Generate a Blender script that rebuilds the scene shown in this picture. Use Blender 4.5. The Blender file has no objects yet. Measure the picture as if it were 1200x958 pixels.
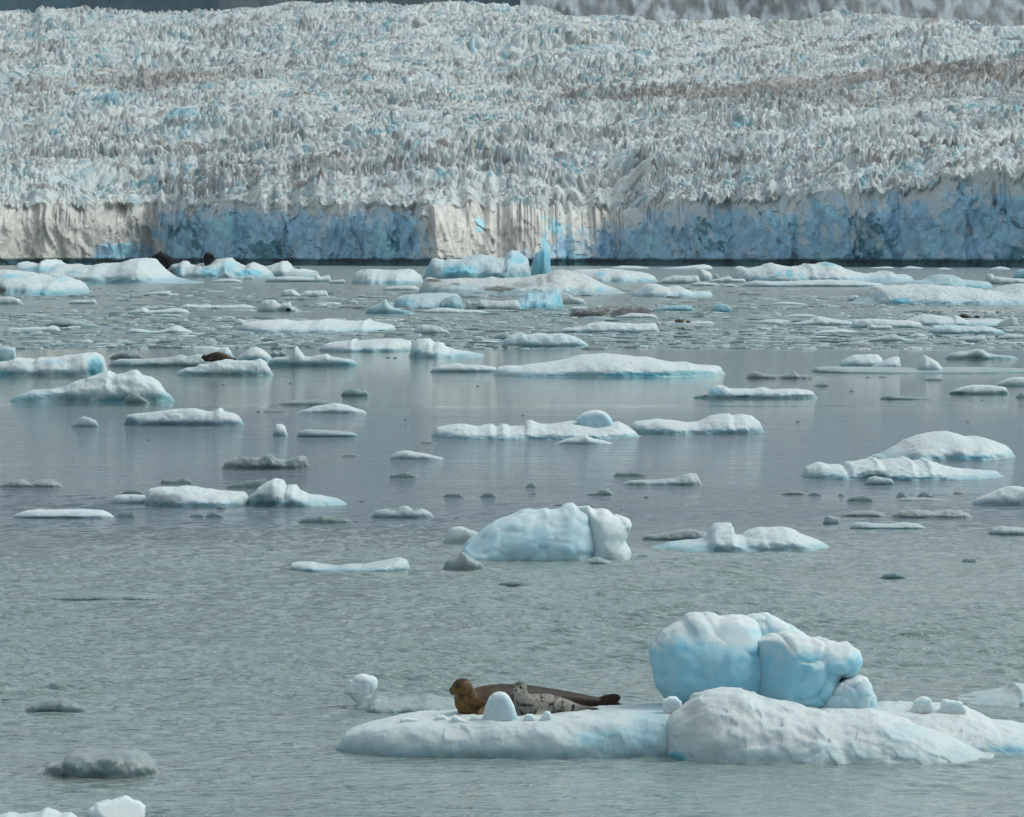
import bpy, math
import numpy as np
from mathutils import Vector

C = bpy.context.scene
R = math.radians

# ------------------------------------------------------------------ camera, sky, sun, exposure
F, CX, CY, HOR, CAM_H = 6000.0, 600.0, 479.0, 299.0, 4.45     # 180 mm lens on a boat deck 4.45 m above the water
TH = math.atan((CY - HOR) / F)
cam_d = bpy.data.cameras.new('camera'); cam = bpy.data.objects.new('camera', cam_d); C.collection.objects.link(cam)
cam.location = (0, 0, CAM_H); cam.rotation_euler = (R(90) - TH, 0, 0)
cam_d.sensor_width = 36.0; cam_d.lens = 36.0 * F / 1200.0
cam_d.clip_start = 0.5; cam_d.clip_end = 40000
C.camera = cam

SUN_DIR = Vector((0.62, 0.18, 0.80)).normalized()              # towards the sun: high, right, a little beyond the scene
w = bpy.data.worlds.new('World'); C.world = w; w.use_nodes = True
nt = w.node_tree; nt.nodes.clear()
sky = nt.nodes.new('ShaderNodeTexSky'); sky.sky_type = 'NISHITA'; sky.sun_disc = False
sky.sun_elevation = math.asin(SUN_DIR.z); sky.sun_rotation = math.atan2(SUN_DIR.x, SUN_DIR.y)
sky.air_density = 1.0; sky.dust_density = 3.0; sky.ozone_density = 1.5
hs = nt.nodes.new('ShaderNodeHueSaturation'); hs.inputs['Saturation'].default_value = 0.34
bg = nt.nodes.new('ShaderNodeBackground'); bg.inputs['Strength'].default_value = 0.15
wo = nt.nodes.new('ShaderNodeOutputWorld')
tn = nt.nodes.new('ShaderNodeMix'); tn.data_type = 'RGBA'; tn.blend_type = 'MULTIPLY'; tn.inputs[0].default_value = 1.0; tn.inputs[7].default_value = (0.918, 1.0, 0.972, 1)   # thin overcast: greyer, slightly green
nt.links.new(sky.outputs[0], hs.inputs['Color']); nt.links.new(hs.outputs[0], tn.inputs[6]); nt.links.new(tn.outputs[2], bg.inputs['Color']); nt.links.new(bg.outputs[0], wo.inputs['Surface'])
sl = bpy.data.lights.new('sun', 'SUN'); sl.energy = 0.80; sl.angle = R(26); sl.color = (1.0, 0.985, 0.94)
so = bpy.data.objects.new('sun', sl); C.collection.objects.link(so)
so.rotation_euler = SUN_DIR.to_track_quat('Z', 'Y').to_euler()
C.view_settings.view_transform = 'Standard'; C.view_settings.look = 'None'
C.view_settings.gamma = 1.0; C.view_settings.use_curve_mapping = False
C.view_settings.exposure = 0.17
C.cycles.max_bounces = 6; C.cycles.diffuse_bounces = 3; C.cycles.glossy_bounces = 3
C.cycles.use_denoising = True

# ------------------------------------------------------------------ photograph <-> world
def ray(px, py):
    x = (np.asarray(px, float) - CX) / F; u = -(np.asarray(py, float) - CY) / F
    return x, math.cos(TH) + u * math.sin(TH), -math.sin(TH) + u * math.cos(TH)
def P(px, py, Y):                      # point at distance Y seen at (px, py)
    dx, dy, dz = ray(px, py); s = Y / dy
    return np.stack(np.broadcast_arrays(s * dx, Y, CAM_H + s * dz), -1)
def Yw(py):                            # distance of the water seen at row py
    dx, dy, dz = ray(600, py)
    return float(-CAM_H / dz * dy)
def Xat(px, Y): return (np.asarray(px, float) - CX) / F * Y * 1.0004
def PX(x, Y): return CX + F * x / (Y * 1.0004)

# ------------------------------------------------------------------ noise
def _h(ix, iy, iz, seed):
    a = (ix.astype(np.int64) * 374761393 + iy.astype(np.int64) * 668265263 + iz.astype(np.int64) * 2147483647 + seed * 974634777) & 0xFFFFFFFF
    a = ((a ^ (a >> 13)) * 1274126177) & 0xFFFFFFFF
    a = ((a ^ (a >> 16)) * 2246822519) & 0xFFFFFFFF
    return a ^ (a >> 15)
def _r(ix, iy, iz, seed): return _h(ix, iy, iz, seed).astype(np.float64) / 4294967295.0
def noise3(x, y, z, seed=0):           # gradient noise, about -1 .. 1
    x, y, z = np.broadcast_arrays(x, y, z)
    xi, yi, zi = np.floor(x), np.floor(y), np.floor(z)
    fx, fy, fz = x - xi, y - yi, z - zi
    u, v, q = [t * t * t * (t * (t * 6 - 15) + 10) for t in (fx, fy, fz)]
    out = 0
    for i in (0, 1):
        for j in (0, 1):
            for k in (0, 1):
                h = _h(xi + i, yi + j, zi + k, seed)
                gx = (h & 255) / 127.5 - 1; gy = ((h >> 8) & 255) / 127.5 - 1; gz = ((h >> 16) & 255) / 127.5 - 1
                out = out + (u if i else 1 - u) * (v if j else 1 - v) * (q if k else 1 - q) * (gx * (fx - i) + gy * (fy - j) + gz * (fz - k))
    return out * 1.35
def noise2(x, y, seed=0):
    x, y = np.broadcast_arrays(x, y)
    xi, yi = np.floor(x), np.floor(y); fx, fy = x - xi, y - yi
    u, v = [t * t * t * (t * (t * 6 - 15) + 10) for t in (fx, fy)]
    out = 0; z = np.zeros_like(xi)
    for i in (0, 1):
        for j in (0, 1):
            a = _r(xi + i, yi + j, z, seed) * 2 * math.pi
            out = out + (u if i else 1 - u) * (v if j else 1 - v) * (np.cos(a) * (fx - i) + np.sin(a) * (fy - j))
    return out * 1.5
def fbm2(x, y, o=4, seed=0, g=0.5):
    s = 0; a = 1.0; t = 0
    for k in range(o):
        s = s + a * noise2(x * 2 ** k + 13.7 * k, y * 2 ** k - 7.3 * k, seed + k); t += a; a *= g
    return s / t * 1.4
def fbm3(x, y, z, o=3, seed=0, g=0.5):
    s = 0; a = 1.0; t = 0
    for k in range(o):
        s = s + a * noise3(x * 2 ** k + 13.7 * k, y * 2 ** k - 7.3 * k, z * 2 ** k + 3.1 * k, seed + k); t += a; a *= g
    return s / t * 1.4
def voro2(x, y, seed=0):               # F1, F2, two random numbers of the cell, offset to its centre
    xi, yi = np.floor(x), np.floor(y)
    f1 = np.full(x.shape, 9.0); f2 = np.full(x.shape, 9.0)
    ra = np.zeros(x.shape); rb = np.zeros(x.shape); ox = np.zeros(x.shape); oy = np.zeros(x.shape)
    z = np.zeros_like(xi)
    for i in (-1, 0, 1):
        for j in (-1, 0, 1):
            a = _r(xi + i, yi + j, z, seed); b = _r(xi + i, yi + j, z, seed + 51)
            dx = xi + i + 0.1 + 0.8 * a - x; dy = yi + j + 0.1 + 0.8 * b - y
            d = np.sqrt(dx * dx + dy * dy)
            m = d < f1
            f2 = np.where(m, f1, np.minimum(f2, d)); f1 = np.where(m, d, f1)
            ra = np.where(m, _r(xi + i, yi + j, z, seed + 7), ra); rb = np.where(m, _r(xi + i, yi + j, z, seed + 9), rb)
            ox = np.where(m, dx, ox); oy = np.where(m, dy, oy)
    return f1, f2, ra, rb, ox, oy
def sst(a, b, x):
    t = np.clip((x - a) / (b - a), 0, 1); return t * t * (3 - 2 * t)

# ------------------------------------------------------------------ meshes
def mk_mesh(name, V, Q, attrs=None, smooth=True):
    V = np.asarray(V, np.float32); Q = np.asarray(Q, np.int32)
    me = bpy.data.meshes.new(name)
    me.vertices.add(len(V)); me.vertices.foreach_set('co', V.ravel())
    k = Q.shape[1]
    me.loops.add(Q.size); me.loops.foreach_set('vertex_index', Q.ravel())
    me.polygons.add(len(Q)); me.polygons.foreach_set('loop_start', np.arange(len(Q), dtype=np.int32) * k)
    me.polygons.foreach_set('use_smooth', np.full(len(Q), smooth))
    me.update(calc_edges=True); me.validate()
    for an, A in (attrs or {}).items():
        at = me.attributes.new(an, 'FLOAT_COLOR', 'POINT')
        a4 = np.ones((len(V), 4), np.float32); a4[:, :A.shape[1]] = A
        at.data.foreach_set('color', a4.ravel())
    return me
def grid_quads(nr, nc):
    i = np.arange(nr - 1)[:, None] * nc + np.arange(nc - 1)[None, :]
    return np.stack([i, i + 1, i + nc + 1, i + nc], -1).reshape(-1, 4)
def link(name, me, mat, parent=None):
    o = bpy.data.objects.new(name, me); C.collection.objects.link(o)
    if mat is not None: me.materials.append(mat)
    if parent is not None: o.parent = parent
    return o
def tag(o, label, cat=None, group=None, kind=None):
    o['label'] = label
    if cat: o['category'] = cat
    if group: o['group'] = group
    if kind: o['kind'] = kind
    return o
def recentre(o):                        # put a mesh's origin at its own place
    me = o.data; n = len(me.vertices); a = np.empty(n * 3, np.float32); me.vertices.foreach_get('co', a); a = a.reshape(-1, 3)
    c = (a.min(0) + a.max(0)) / 2; c[2] = 0
    me.vertices.foreach_set('co', (a - c).ravel()); me.update(); o.location = Vector(c.tolist())
    return o

def surface_nets(f, lo, hi, res):       # mesh of f(x,y,z) = 0
    n = [max(4, int(math.ceil((hi[i] - lo[i]) / res))) + 1 for i in range(3)]
    ax = [lo[i] + np.arange(n[i]) * res for i in range(3)]
    X, Y, Z = np.meshgrid(*ax, indexing='ij')
    D = f(X, Y, Z)
    ins = D < 0
    nx, ny, nz = n
    cs = [(i, j, k) for i in (0, 1) for j in (0, 1) for k in (0, 1)]
    def cut(A, c): return A[c[0]:nx - 1 + c[0], c[1]:ny - 1 + c[1], c[2]:nz - 1 + c[2]]
    cnt = sum(cut(ins, c).astype(np.int8) for c in cs)
    act = (cnt > 0) & (cnt < 8)
    idx = np.full(act.shape, -1, np.int64); idx[act] = np.arange(act.sum())
    I = np.argwhere(act)
    acc = np.zeros((len(I), 3)); num = np.zeros(len(I))
    for a in range(8):
        for b in range(a + 1, 8):
            d = [cs[b][k] - cs[a][k] for k in range(3)]
            if sum(abs(t) for t in d) != 1: continue
            va = D[I[:, 0] + cs[a][0], I[:, 1] + cs[a][1], I[:, 2] + cs[a][2]]
            vb = D[I[:, 0] + cs[b][0], I[:, 1] + cs[b][1], I[:, 2] + cs[b][2]]
            m = (va < 0) != (vb < 0)
            t = np.where(m, va / np.where(va == vb, 1, va - vb), 0)
            for k in range(3): acc[:, k] += np.where(m, cs[a][k] + t * d[k], 0)
            num += m
    V = (I + acc / num[:, None]) * res + np.array(lo)
    Q = []
    for axis in range(3):
        s0 = [slice(None)] * 3; s1 = [slice(None)] * 3
        s0[axis] = slice(0, n[axis] - 1); s1[axis] = slice(1, n[axis])
        A = ins[tuple(s0)]; B = ins[tuple(s1)]
        E = np.argwhere(A != B)
        u, v = [(1, 2), (2, 0), (0, 1)][axis]
        ok = (E[:, u] > 0) & (E[:, v] > 0) & (E[:, u] < n[u] - 1) & (E[:, v] < n[v] - 1)
        E = E[ok]
        flip = A[E[:, 0], E[:, 1], E[:, 2]]
        def at(du, dv):
            t = E.copy(); t[:, u] += du; t[:, v] += dv
            return idx[t[:, 0], t[:, 1], t[:, 2]]
        q = np.stack([at(-1, -1), at(0, -1), at(0, 0), at(-1, 0)], -1)
        q[~flip] = q[~flip][:, ::-1]
        Q.append(q)
    return V, np.concatenate(Q)
def normals(V, Q):
    N = np.zeros_like(V); a = np.cross(V[Q[:, 2]] - V[Q[:, 0]], V[Q[:, 3]] - V[Q[:, 1]])
    for k in range(4): np.add.at(N, Q[:, k], a)
    return N / (np.linalg.norm(N, axis=1, keepdims=True) + 1e-12)
def smin(a, b, k):
    h = np.clip(0.5 + 0.5 * (b - a) / k, 0, 1); return b * (1 - h) + a * h - k * h * (1 - h)

# ------------------------------------------------------------------ materials
def new_mat(name):
    m = bpy.data.materials.new(name); m.use_nodes = True
    n = m.node_tree.nodes; b = n['Principled BSDF']
    return m, n, m.node_tree.links, b
def node(n, t, **kw):
    x = n.new(t)
    for k, v in kw.items():
        if k in x.inputs: x.inputs[k].default_value = v
        else: setattr(x, k, v)
    return x
def mixc(n, l, fac, a, b, mode='MIX'):
    x = n.new('ShaderNodeMix'); x.data_type = 'RGBA'; x.blend_type = mode
    for s, v in ((0, fac), (6, a), (7, b)):
        if hasattr(v, 'is_linked') or hasattr(v, 'links'): l.new(v, x.inputs[s])
        elif isinstance(v, (tuple, list)): x.inputs[s].default_value = (*v, 1)
        else: x.inputs[s].default_value = v
    return x.outputs[2]
def mth(n, l, op, a, b=0.0, clamp=False):
    x = n.new('ShaderNodeMath'); x.operation = op; x.use_clamp = clamp
    for i, v in ((0, a), (1, b)):
        if hasattr(v, 'links'): l.new(v, x.inputs[i])
        else: x.inputs[i].default_value = v
    return x.outputs[0]

def ice_material(name, scale, sss=0.0, bump=0.3, dust=(0.070, 0.056, 0.046), white=(0.68, 0.725, 0.725), blue=(0.18, 0.545, 0.705), wet=(0.100, 0.155, 0.155)):
    """weathered white ice / dense blue ice / dirt / wet clear ice, mixed by the mesh's own 'ice' attribute and broken up by noise"""
    m, n, l, b = new_mat(name)
    at = node(n, 'ShaderNodeAttribute', attribute_name='ice')
    sp = n.new('ShaderNodeSeparateColor'); l.new(at.outputs['Color'], sp.inputs[0])
    geo = n.new('ShaderNodeNewGeometry')
    mp = n.new('ShaderNodeMapping'); mp.inputs['Scale'].default_value = (scale, scale, scale); l.new(geo.outputs['Position'], mp.inputs[0])
    n1 = node(n, 'ShaderNodeTexNoise', Scale=1.6, Detail=6.0, Roughness=0.62); l.new(mp.outputs[0], n1.inputs['Vector'])
    n2 = node(n, 'ShaderNodeTexNoise', Scale=7.0, Detail=5.0, Roughness=0.7); l.new(mp.outputs[0], n2.inputs['Vector'])
    n3 = node(n, 'ShaderNodeTexVoronoi', Scale=11.0); l.new(mp.outputs[0], n3.inputs['Vector'])
    v1 = mth(n, l, 'MULTIPLY', mth(n, l, 'SUBTRACT', n1.outputs[0], 0.5), 1.1)
    base = mixc(n, l, n2.outputs[0], tuple(c * 0.86 for c in white), tuple(min(0.9, c * 1.06) for c in white))
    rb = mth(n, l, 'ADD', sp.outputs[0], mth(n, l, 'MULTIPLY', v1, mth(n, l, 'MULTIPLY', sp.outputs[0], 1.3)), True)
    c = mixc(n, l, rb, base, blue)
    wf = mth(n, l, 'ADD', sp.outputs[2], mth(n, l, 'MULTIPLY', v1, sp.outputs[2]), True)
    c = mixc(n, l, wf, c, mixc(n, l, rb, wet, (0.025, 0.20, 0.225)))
    d1 = mth(n, l, 'ADD', sp.outputs[1], mth(n, l, 'MULTIPLY', mth(n, l, 'SUBTRACT', n2.outputs[0], 0.5), mth(n, l, 'MULTIPLY', sp.outputs[1], 1.8)), True)
    c = mixc(n, l, d1, c, dust)
    l.new(c, b.inputs['Base Color'])
    rg = mth(n, l, 'SUBTRACT', 0.58, mth(n, l, 'MULTIPLY', sp.outputs[2], 0.42)); l.new(rg, b.inputs['Roughness'])
    b.inputs['IOR'].default_value = 1.31
    if sss:
        b.inputs['Subsurface Weight'].default_value = sss
        b.inputs['Subsurface Radius'].default_value = (0.25, 0.7, 1.0); b.inputs['Subsurface Scale'].default_value = 0.12
    hsum = mth(n, l, 'ADD', n2.outputs[0], mth(n, l, 'MULTIPLY', n3.outputs[0], 0.35))
    bp = node(n, 'ShaderNodeBump', Strength=bump, Distance=0.10 / scale); l.new(hsum, bp.inputs['Height']); l.new(bp.outputs[0], b.inputs['Normal'])
    return m
ICE_DIRTY = ice_material('moraine_covered_ice', 0.35, bump=0.6, dust=(0.028, 0.024, 0.020))
ICE_NEAR = ice_material('near_ice', 2.6, sss=0.6, bump=0.12)
ICE_MID = ice_material('weathered_ice', 0.9, sss=0.5, bump=0.16)
ICE_FAR = ice_material('distant_ice', 0.30, bump=0.35)

def clear_ice():
    m, n, l, b = new_mat('clear_glassy_ice')
    geo = n.new('ShaderNodeNewGeometry'); n1 = node(n, 'ShaderNodeTexNoise', Scale=2.2, Detail=6.0, Roughness=0.65); l.new(geo.outputs['Position'], n1.inputs['Vector'])
    n2 = node(n, 'ShaderNodeTexNoise', Scale=14.0, Detail=4.0); l.new(geo.outputs['Position'], n2.inputs['Vector'])
    l.new(mixc(n, l, n1.outputs[0], (0.28, 0.38, 0.38), (0.56, 0.67, 0.67)), b.inputs['Base Color'])
    b.inputs['Transmission Weight'].default_value = 0.62; b.inputs['IOR'].default_value = 1.31; b.inputs['Roughness'].default_value = 0.16
    bp = node(n, 'ShaderNodeBump', Strength=.25, Distance=.02); l.new(n2.outputs[0], bp.inputs['Height']); l.new(bp.outputs[0], b.inputs['Normal'])
    return m
ICE_CLEAR = clear_ice()
# ------------------------------------------------------------------ water
def water_material():
    m, n, l, b = new_mat('silty_fjord_water')
    geo = n.new('ShaderNodeNewGeometry'); sp = n.new('ShaderNodeSeparateXYZ'); l.new(geo.outputs['Position'], sp.inputs[0])
    def noise(scale, det, rough, sx=1.0, sy=1.0, dist=0.0):
        mp = n.new('ShaderNodeMapping'); mp.inputs['Scale'].default_value = (sx, sy, 1); l.new(geo.outputs['Position'], mp.inputs[0])
        t = node(n, 'ShaderNodeTexNoise', Scale=scale, Detail=det, Roughness=rough, Distortion=dist); l.new(mp.outputs[0], t.inputs['Vector'])
        return t.outputs[0]
    # wind patches: Y is nudged by a wide noise, then a ramp over the distance says how ruffled the surface is
    big = noise(0.035, 3, 0.5, 0.7, 1.0)
    yy = mth(n, l, 'ADD', sp.outputs[1], mth(n, l, 'MULTIPLY', mth(n, l, 'MULTIPLY', mth(n, l, 'SUBTRACT', big, 0.5), sp.outputs[1]), 0.10))
    fac = mth(n, l, 'DIVIDE', yy, 400.0, True)
    rp = n.new('ShaderNodeValToRGB'); l.new(fac, rp.inputs[0])
    cr = rp.color_ramp; cr.interpolation = 'LINEAR'
    def stop(p, v, first=[0]):
        if first[0] < 2: e = cr.elements[first[0]]; e.position = p; first[0] += 1
        else: e = cr.elements.new(p)
        e.color = (v, v, v, 1)
    for p, v in ((0, .7), (38/400, .6), (45/400, .38), (48/400, .7), (52/400, 1), (76/400, 1.0), (82/400, .72), (88/400, .70), (146/400, .66), (150/400, .05), (240/400, .06), (247/400, .9), (1.0, 1.0)): stop(p, v)
    ruff = rp.outputs[0]
    pn = noise(0.11, 3, 0.6, 0.55, 1.6)
    ruff = mth(n, l, 'MULTIPLY', ruff, mth(n, l, 'ADD', 0.62, mth(n, l, 'MULTIPLY', pn, 0.78)))
    h1 = noise(1.3, 3, 0.55, 0.55, 1.0, 0.4); h2 = noise(6.5, 3, 0.6, 0.6, 1.0, 0.3); h3 = noise(0.35, 2, 0.5, 0.6, 1.0)
    hh = mth(n, l, 'ADD', mth(n, l, 'MULTIPLY', h1, 0.85), mth(n, l, 'ADD', mth(n, l, 'MULTIPLY', h2, 0.40), mth(n, l, 'MULTIPLY', h3, 0.9)))
    hh = mth(n, l, 'MULTIPLY', hh, ruff)
    bp = node(n, 'ShaderNodeBump', Strength=1.0, Distance=0.20); l.new(hh, bp.inputs['Height']); l.new(bp.outputs[0], b.inputs['Normal'])
    rp2 = n.new('ShaderNodeValToRGB'); l.new(fac, rp2.inputs[0]); ce = rp2.color_ramp.elements
    ce[0].position = 76/400; ce[0].color = (0.214, 0.276, 0.268, 1); ce[1].position = 240/400; ce[1].color = (0.15, 0.205, 0.19, 1)
    for p, cc in ((86/400, (0.086, 0.128, 0.168)), (140/400, (0.086, 0.128, 0.165)), (152/400, (0.170, 0.230, 0.222))):
        e_ = ce.new(p); e_.color = (*cc, 1)                      # bluer middle: reflected sky painted into the colour of the silty water
    l.new(rp2.outputs[0], b.inputs['Base Color'])
    l.new(mth(n, l, 'ADD', 0.045, mth(n, l, 'MULTIPLY', ruff, 0.05)), b.inputs['Roughness'])
    b.inputs['IOR'].default_value = 1.42
    return m
ys = np.concatenate([np.linspace(-60, 37, 30), CAM_H * F / np.linspace(26700 / 37.5, 26700 / 115.0, 1000), np.geomspace(118, 26000, 70)])
pf = np.linspace(-420, 1620, 820); pe = np.geomspace(40, 400000, 46)
pxs_ = np.concatenate([-420 - pe[::-1], pf, 1620 + pe])
YY = np.broadcast_to(ys[:, None], (len(ys), len(pxs_))); XX = (pxs_[None, :] - CX) / F * np.maximum(ys[:, None], 37)
# real ripples: many short wave trains, patchy in the wind, dying out where the fjord lies calm
nf = slice(30, 1030); xw = XX[nf]; yw_ = YY[nf]; dY = np.gradient(ys[nf])[:, None]
rw = np.random.default_rng(5); HW = np.zeros(xw.shape)
wph = 2.0 * noise2(xw / .5, yw_ / .8, 403) + 2.0 * noise2(xw / 3, yw_ / 3.5, 404)
for i in range(54):
    lam = 0.13 * (0.50 / 0.13) ** rw.random(); th = rw.normal(math.pi / 2 - .12, .48); ph = rw.random() * 7
    kx, ky = 2 * math.pi / lam * math.cos(th), 2 * math.pi / lam * math.sin(th)
    fade = sst(1.8, 3.2, lam / np.maximum(dY, 1e-4))
    HW += fade * 0.0108 * lam * np.sin(kx * xw + ky * yw_ + ph + wph * (1 + .3 * (i % 3)) + 1.2 * np.sin(kx * .13 * xw - ky * .09 * yw_ + 2 * ph))
pat = 0.45 + 0.85 * sst(-.35, .45, noise2(xw / 5.5, yw_ / 9, 401) + .5 * noise2(xw / 1.8, yw_ / 3.5, 402))
HW *= pat * np.interp(yw_, [37, 40, 45, 47.5, 52, 70, 77, 84, 115], [.55, .40, .30, .62, .95, 1.0, .62, .42, 0]) * sst(37.5, 39, yw_)
ex_ = sst(-420, -300, pxs_) * sst(1620, 1500, pxs_); HW *= ex_[None, :]
ZZ = np.zeros(XX.shape); ZZ[nf] = HW
wat = link('water', mk_mesh('water', np.stack([XX.ravel(), YY.ravel(), ZZ.ravel()], -1), grid_quads(len(ys), len(pxs_))), water_material())
tag(wat, 'grey green silty fjord water, rippled near and calm in a pale middle band', 'water', kind='structure')

# ------------------------------------------------------------------ glacier
NC, NZ, NR = 1300, 150, 900
px = np.concatenate([np.linspace(-1700, -146, 230), np.linspace(-140, 1340, 1300), np.linspace(1346, 2900, 230)]); NC = len(px)
fy = np.interp(px, [-140, 0, 60, 178, 210, 330, 475, 505, 620, 730, 775, 1000, 1200, 1340],
                   [2150, 2225, 2255, 2320, 2290, 2190, 2105, 2080, 2110, 2135, 2070, 1930, 1830, 1780])

x0 = Xat(px, fy)
ker = np.hanning(41); ker /= ker.sum(); fy = np.convolve(np.pad(fy, 20, 'edge'), ker, 'valid')
fy = fy + 14 * noise2(x0 / 22, 0 * x0, 3) + 5 * noise2(x0 / 7, 0 * x0, 4)
ctop = np.interp(px, [-140, 0, 100, 190, 260, 330, 420, 500, 600, 680, 740, 800, 900, 1000, 1090, 1100, 1200, 1340],
                     [240, 238, 240, 238, 236, 238, 240, 238, 240, 246, 246, 236, 231, 222, 220, 205, 203, 200])
ctop = ctop + 6.5 * noise2(px / 38, 0 * px, 11) + 6 * noise2(px / 13, 0 * px, 12)
btop = np.interp(px, [-140, 0, 40, 50, 130, 280, 300, 370, 480, 600, 640, 690, 800, 900, 1000, 1340],
                     [19, 17, 15, 8, 6, 7, 10, 5, 4, 9, 11, 16, 21, 23, 25, 25]) + 5
slump = np.interp(px, [-140, 480, 520, 690, 740, 1340], [0, 0, 1, 1, 0, 0])      # where the front has slumped to a ramp
LEN = 950.0
s = LEN * (np.linspace(0, 1, NR) ** 1.15)[:, None]
FYb = np.interp(px, [-140, 0, 190, 480, 740, 1200, 1340], [2250, 2250, 2240, 2150, 2060, 1880, 1820])
ker = np.hanning(301); ker /= ker.sum(); FYb = np.convolve(np.pad(FYb, 150, 'edge'), ker, 'valid')
lip = 9.0 * (.5 + 1.0 * np.abs(noise2(x0 / 9, 0 * x0, 13)))
bl = sst(0, 260, s)
YF = fy[None, :] * (1 - bl) + FYb[None, :] * bl + s + (3.0 + 24 * slump + lip)[None, :] * (1 - sst(0, 420, s))
XF = np.broadcast_to(Xat(px, FYb)[None, :] * 1.0, YF.shape) * (YF / FYb[None, :])
t = s / LEN
k2 = np.hanning(241); k2 /= k2.sum(); cs_ = np.convolve(np.pad(ctop, 120, 'edge'), k2, 'valid')
ctf = ctop[None, :] + (cs_ - ctop)[None, :] * sst(0.0, 0.16, t)
ybase = ctf + (btop[None, :] - ctf) * (t ** 0.80)
ybase = ybase + 7 * np.sin(t * 9.0 + 0.8 + 0.004 * px[None, :]) * sst(0.05, 0.2, t) * (1 - sst(0.85, 1, t))
Zb = P(px[None, :], ybase, YF)[..., 2]
wx = XF + 5 * noise2(XF / 16, YF / 16, 21); wy = YF + 5 * noise2(XF / 16, YF / 16, 22)
wx = wx + 9 * noise2(XF / 95, YF / 60, 23); wy = wy + 9 * noise2(XF / 95, YF / 60, 24)
a1, a2, ra, rb, ox, oy = voro2(wx / 7.2, wy / 7.4, 31)
hA = (0.30 + 0.70 * ra) * sst(0.0, 0.42, a2 - a1) + (ox * (ra - 0.5) + oy * (rb - 0.3)) * 0.7
b1, b2, rc, rd, qx, qy = voro2(wx / 2.5 + 0.6 * ra, wy / 3.2, 32)
hB = (0.2 + 0.8 * rc) * (1 - 0.75 * b1) * sst(0.0, 0.3, b2 - b1)
g1, g2, rg1, rg2, gx, gy = voro2(wx / 30 + .5 * noise2(wx / 9, wy / 9, 33), wy / 13, 34)       # broad blocks cut by long crevasses across the flow
hC = (0.35 + .65 * rg1) * sst(0.0, 0.22, g2 - g1) + (gx * (rg1 - .5) + gy * (rg2 - .2)) * 1.1 + .25 * fbm2(wx / 3, wy / 3, 3, 35)
pm = sst(-.12, .22, noise2(XF / 55, YF / 30, 36) + .5 * noise2(XF / 18, YF / 14, 37))
hA = hA * (.65 + .35 * pm) + hC * .55 * (1 - .75 * pm); hB = 1.3 * hB * (.55 + .45 * pm)
amp = 6.0 * (0.62 + 0.38 * sst(0, 0.035, t)) * (1 - 0.42 * t) * (0.45 + 0.85 * sst(-0.4, 0.5, noise2(XF / 80, YF / 38, 40) + .4 * noise2(XF / 25, YF / 18, 45)))
und = 7.5 * noise2(XF / 85, YF / 40, 41) + 5.0 * noise2(XF / 130, YF / 26, 44) + 1.6 * noise2(XF / 24, YF / 20, 42)
ZF = Zb + amp * (0.62 * hA + 0.62 * hB - 0.45) + und * sst(0, 0.06, t) + 0.5 * noise2(XF / 1.7, YF / 1.7, 43)
# colours of the ice itself: white crust, grey old ice, blue clear ice, brown rock dust lying in bands along the flow
f_big = fbm2(XF / 60, YF / 35, 3, 50); f_mid = fbm2(XF / 11, YF / 9, 3, 51)
yscr = ybase
band = np.zeros_like(YF)
for (p0, y0_, p1, y1_, wd, st) in ((640, 128, 1220, 78, 7, 1.0), (20, 107, 300, 96, 6, .75), (60, 168, 230, 172, 7, .5), (420, 90, 640, 92, 4, .4), (300, 200, 620, 195, 14, .28), (900, 118, 1220, 108, 12, .4)):
    yl = y0_ + (px - p0) / (p1 - p0) * (y1_ - y0_)
    e = sst(p0 - 50, p0 + 30, px) * (1 - sst(p1 - 30, p1 + 50, px))
    band = np.maximum(band, st * e[None, :] * np.exp(-((yscr - yl[None, :] + 3.5 * f_mid) / wd) ** 2))
fleck = sst(.62, .95, rc) * sst(.15, .7, rd + .5 * f_mid + .35 * f_big)
dirt = np.clip(0.06 + .40 * fleck + 0.20 * sst(0.0, 0.6, f_big) * (0.4 + rd) + 0.55 * sst(0.55, 1.0, rc) * sst(0.3, 0.8, rb) * 0.9 + 0.95 * band * (0.45 + 0.7 * rc), 0, 0.92)
blue = np.clip(0.08 + .5 * sst(.80, .97, rd) * sst(.3, .8, ra) + 0.75 * sst(0.80, 0.95, ra) * sst(0.2, 0.8, rd) + 0.30 * sst(0.1, 0.7, -f_big + 0.4 * f_mid), 0, 0.9) * (1 - 0.6 * band)
wetg = np.clip(0.10 + 0.28 * sst(0.35, 0.9, rd) + 0.15 * sst(-0.2, 0.5, f_mid), 0, 0.7)
top_attr = np.stack([blue, dirt * 0.95, wetg], -1)

# the cliff, from just under the water up to the first row of the ice above it
tz = np.linspace(0, 1, NZ)[:, None]
Zt = ZF[0][None, :]
ZC = -1.5 + (Zt + 1.5) * tz
lean = (3.0 + 24 * slump)[None, :] * tz ** 1.3 + lip[None, :] * sst(.60, 1.0, tz)
YC0 = fy[None, :] + lean * 1.0 + (1 - tz) * 0.0
xc = XF[0][None, :] + 0 * tz
w1 = noise2(xc / 7, ZC / 11, 60); w2 = noise2(xc / 3, ZC / 4, 59)
c1, c2, cra, crb, cox, coz = voro2(xc / 7.5 + 0.45 * w1 + .06 * ZC, ZC / 19.0 + .3 * w2, 61)     # leaning columns
d1_, d2_, dra, drb, dox, doz = voro2(xc / 2.9 + .3 * w2, ZC / 5.0 + 3 + .3 * w1, 62)            # broken facets on them
e1_, e2_, era, erb, eox, eoz = voro2(xc / 1.3 + .3 * w2, ZC / 2.2 + 9, 58)
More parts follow.
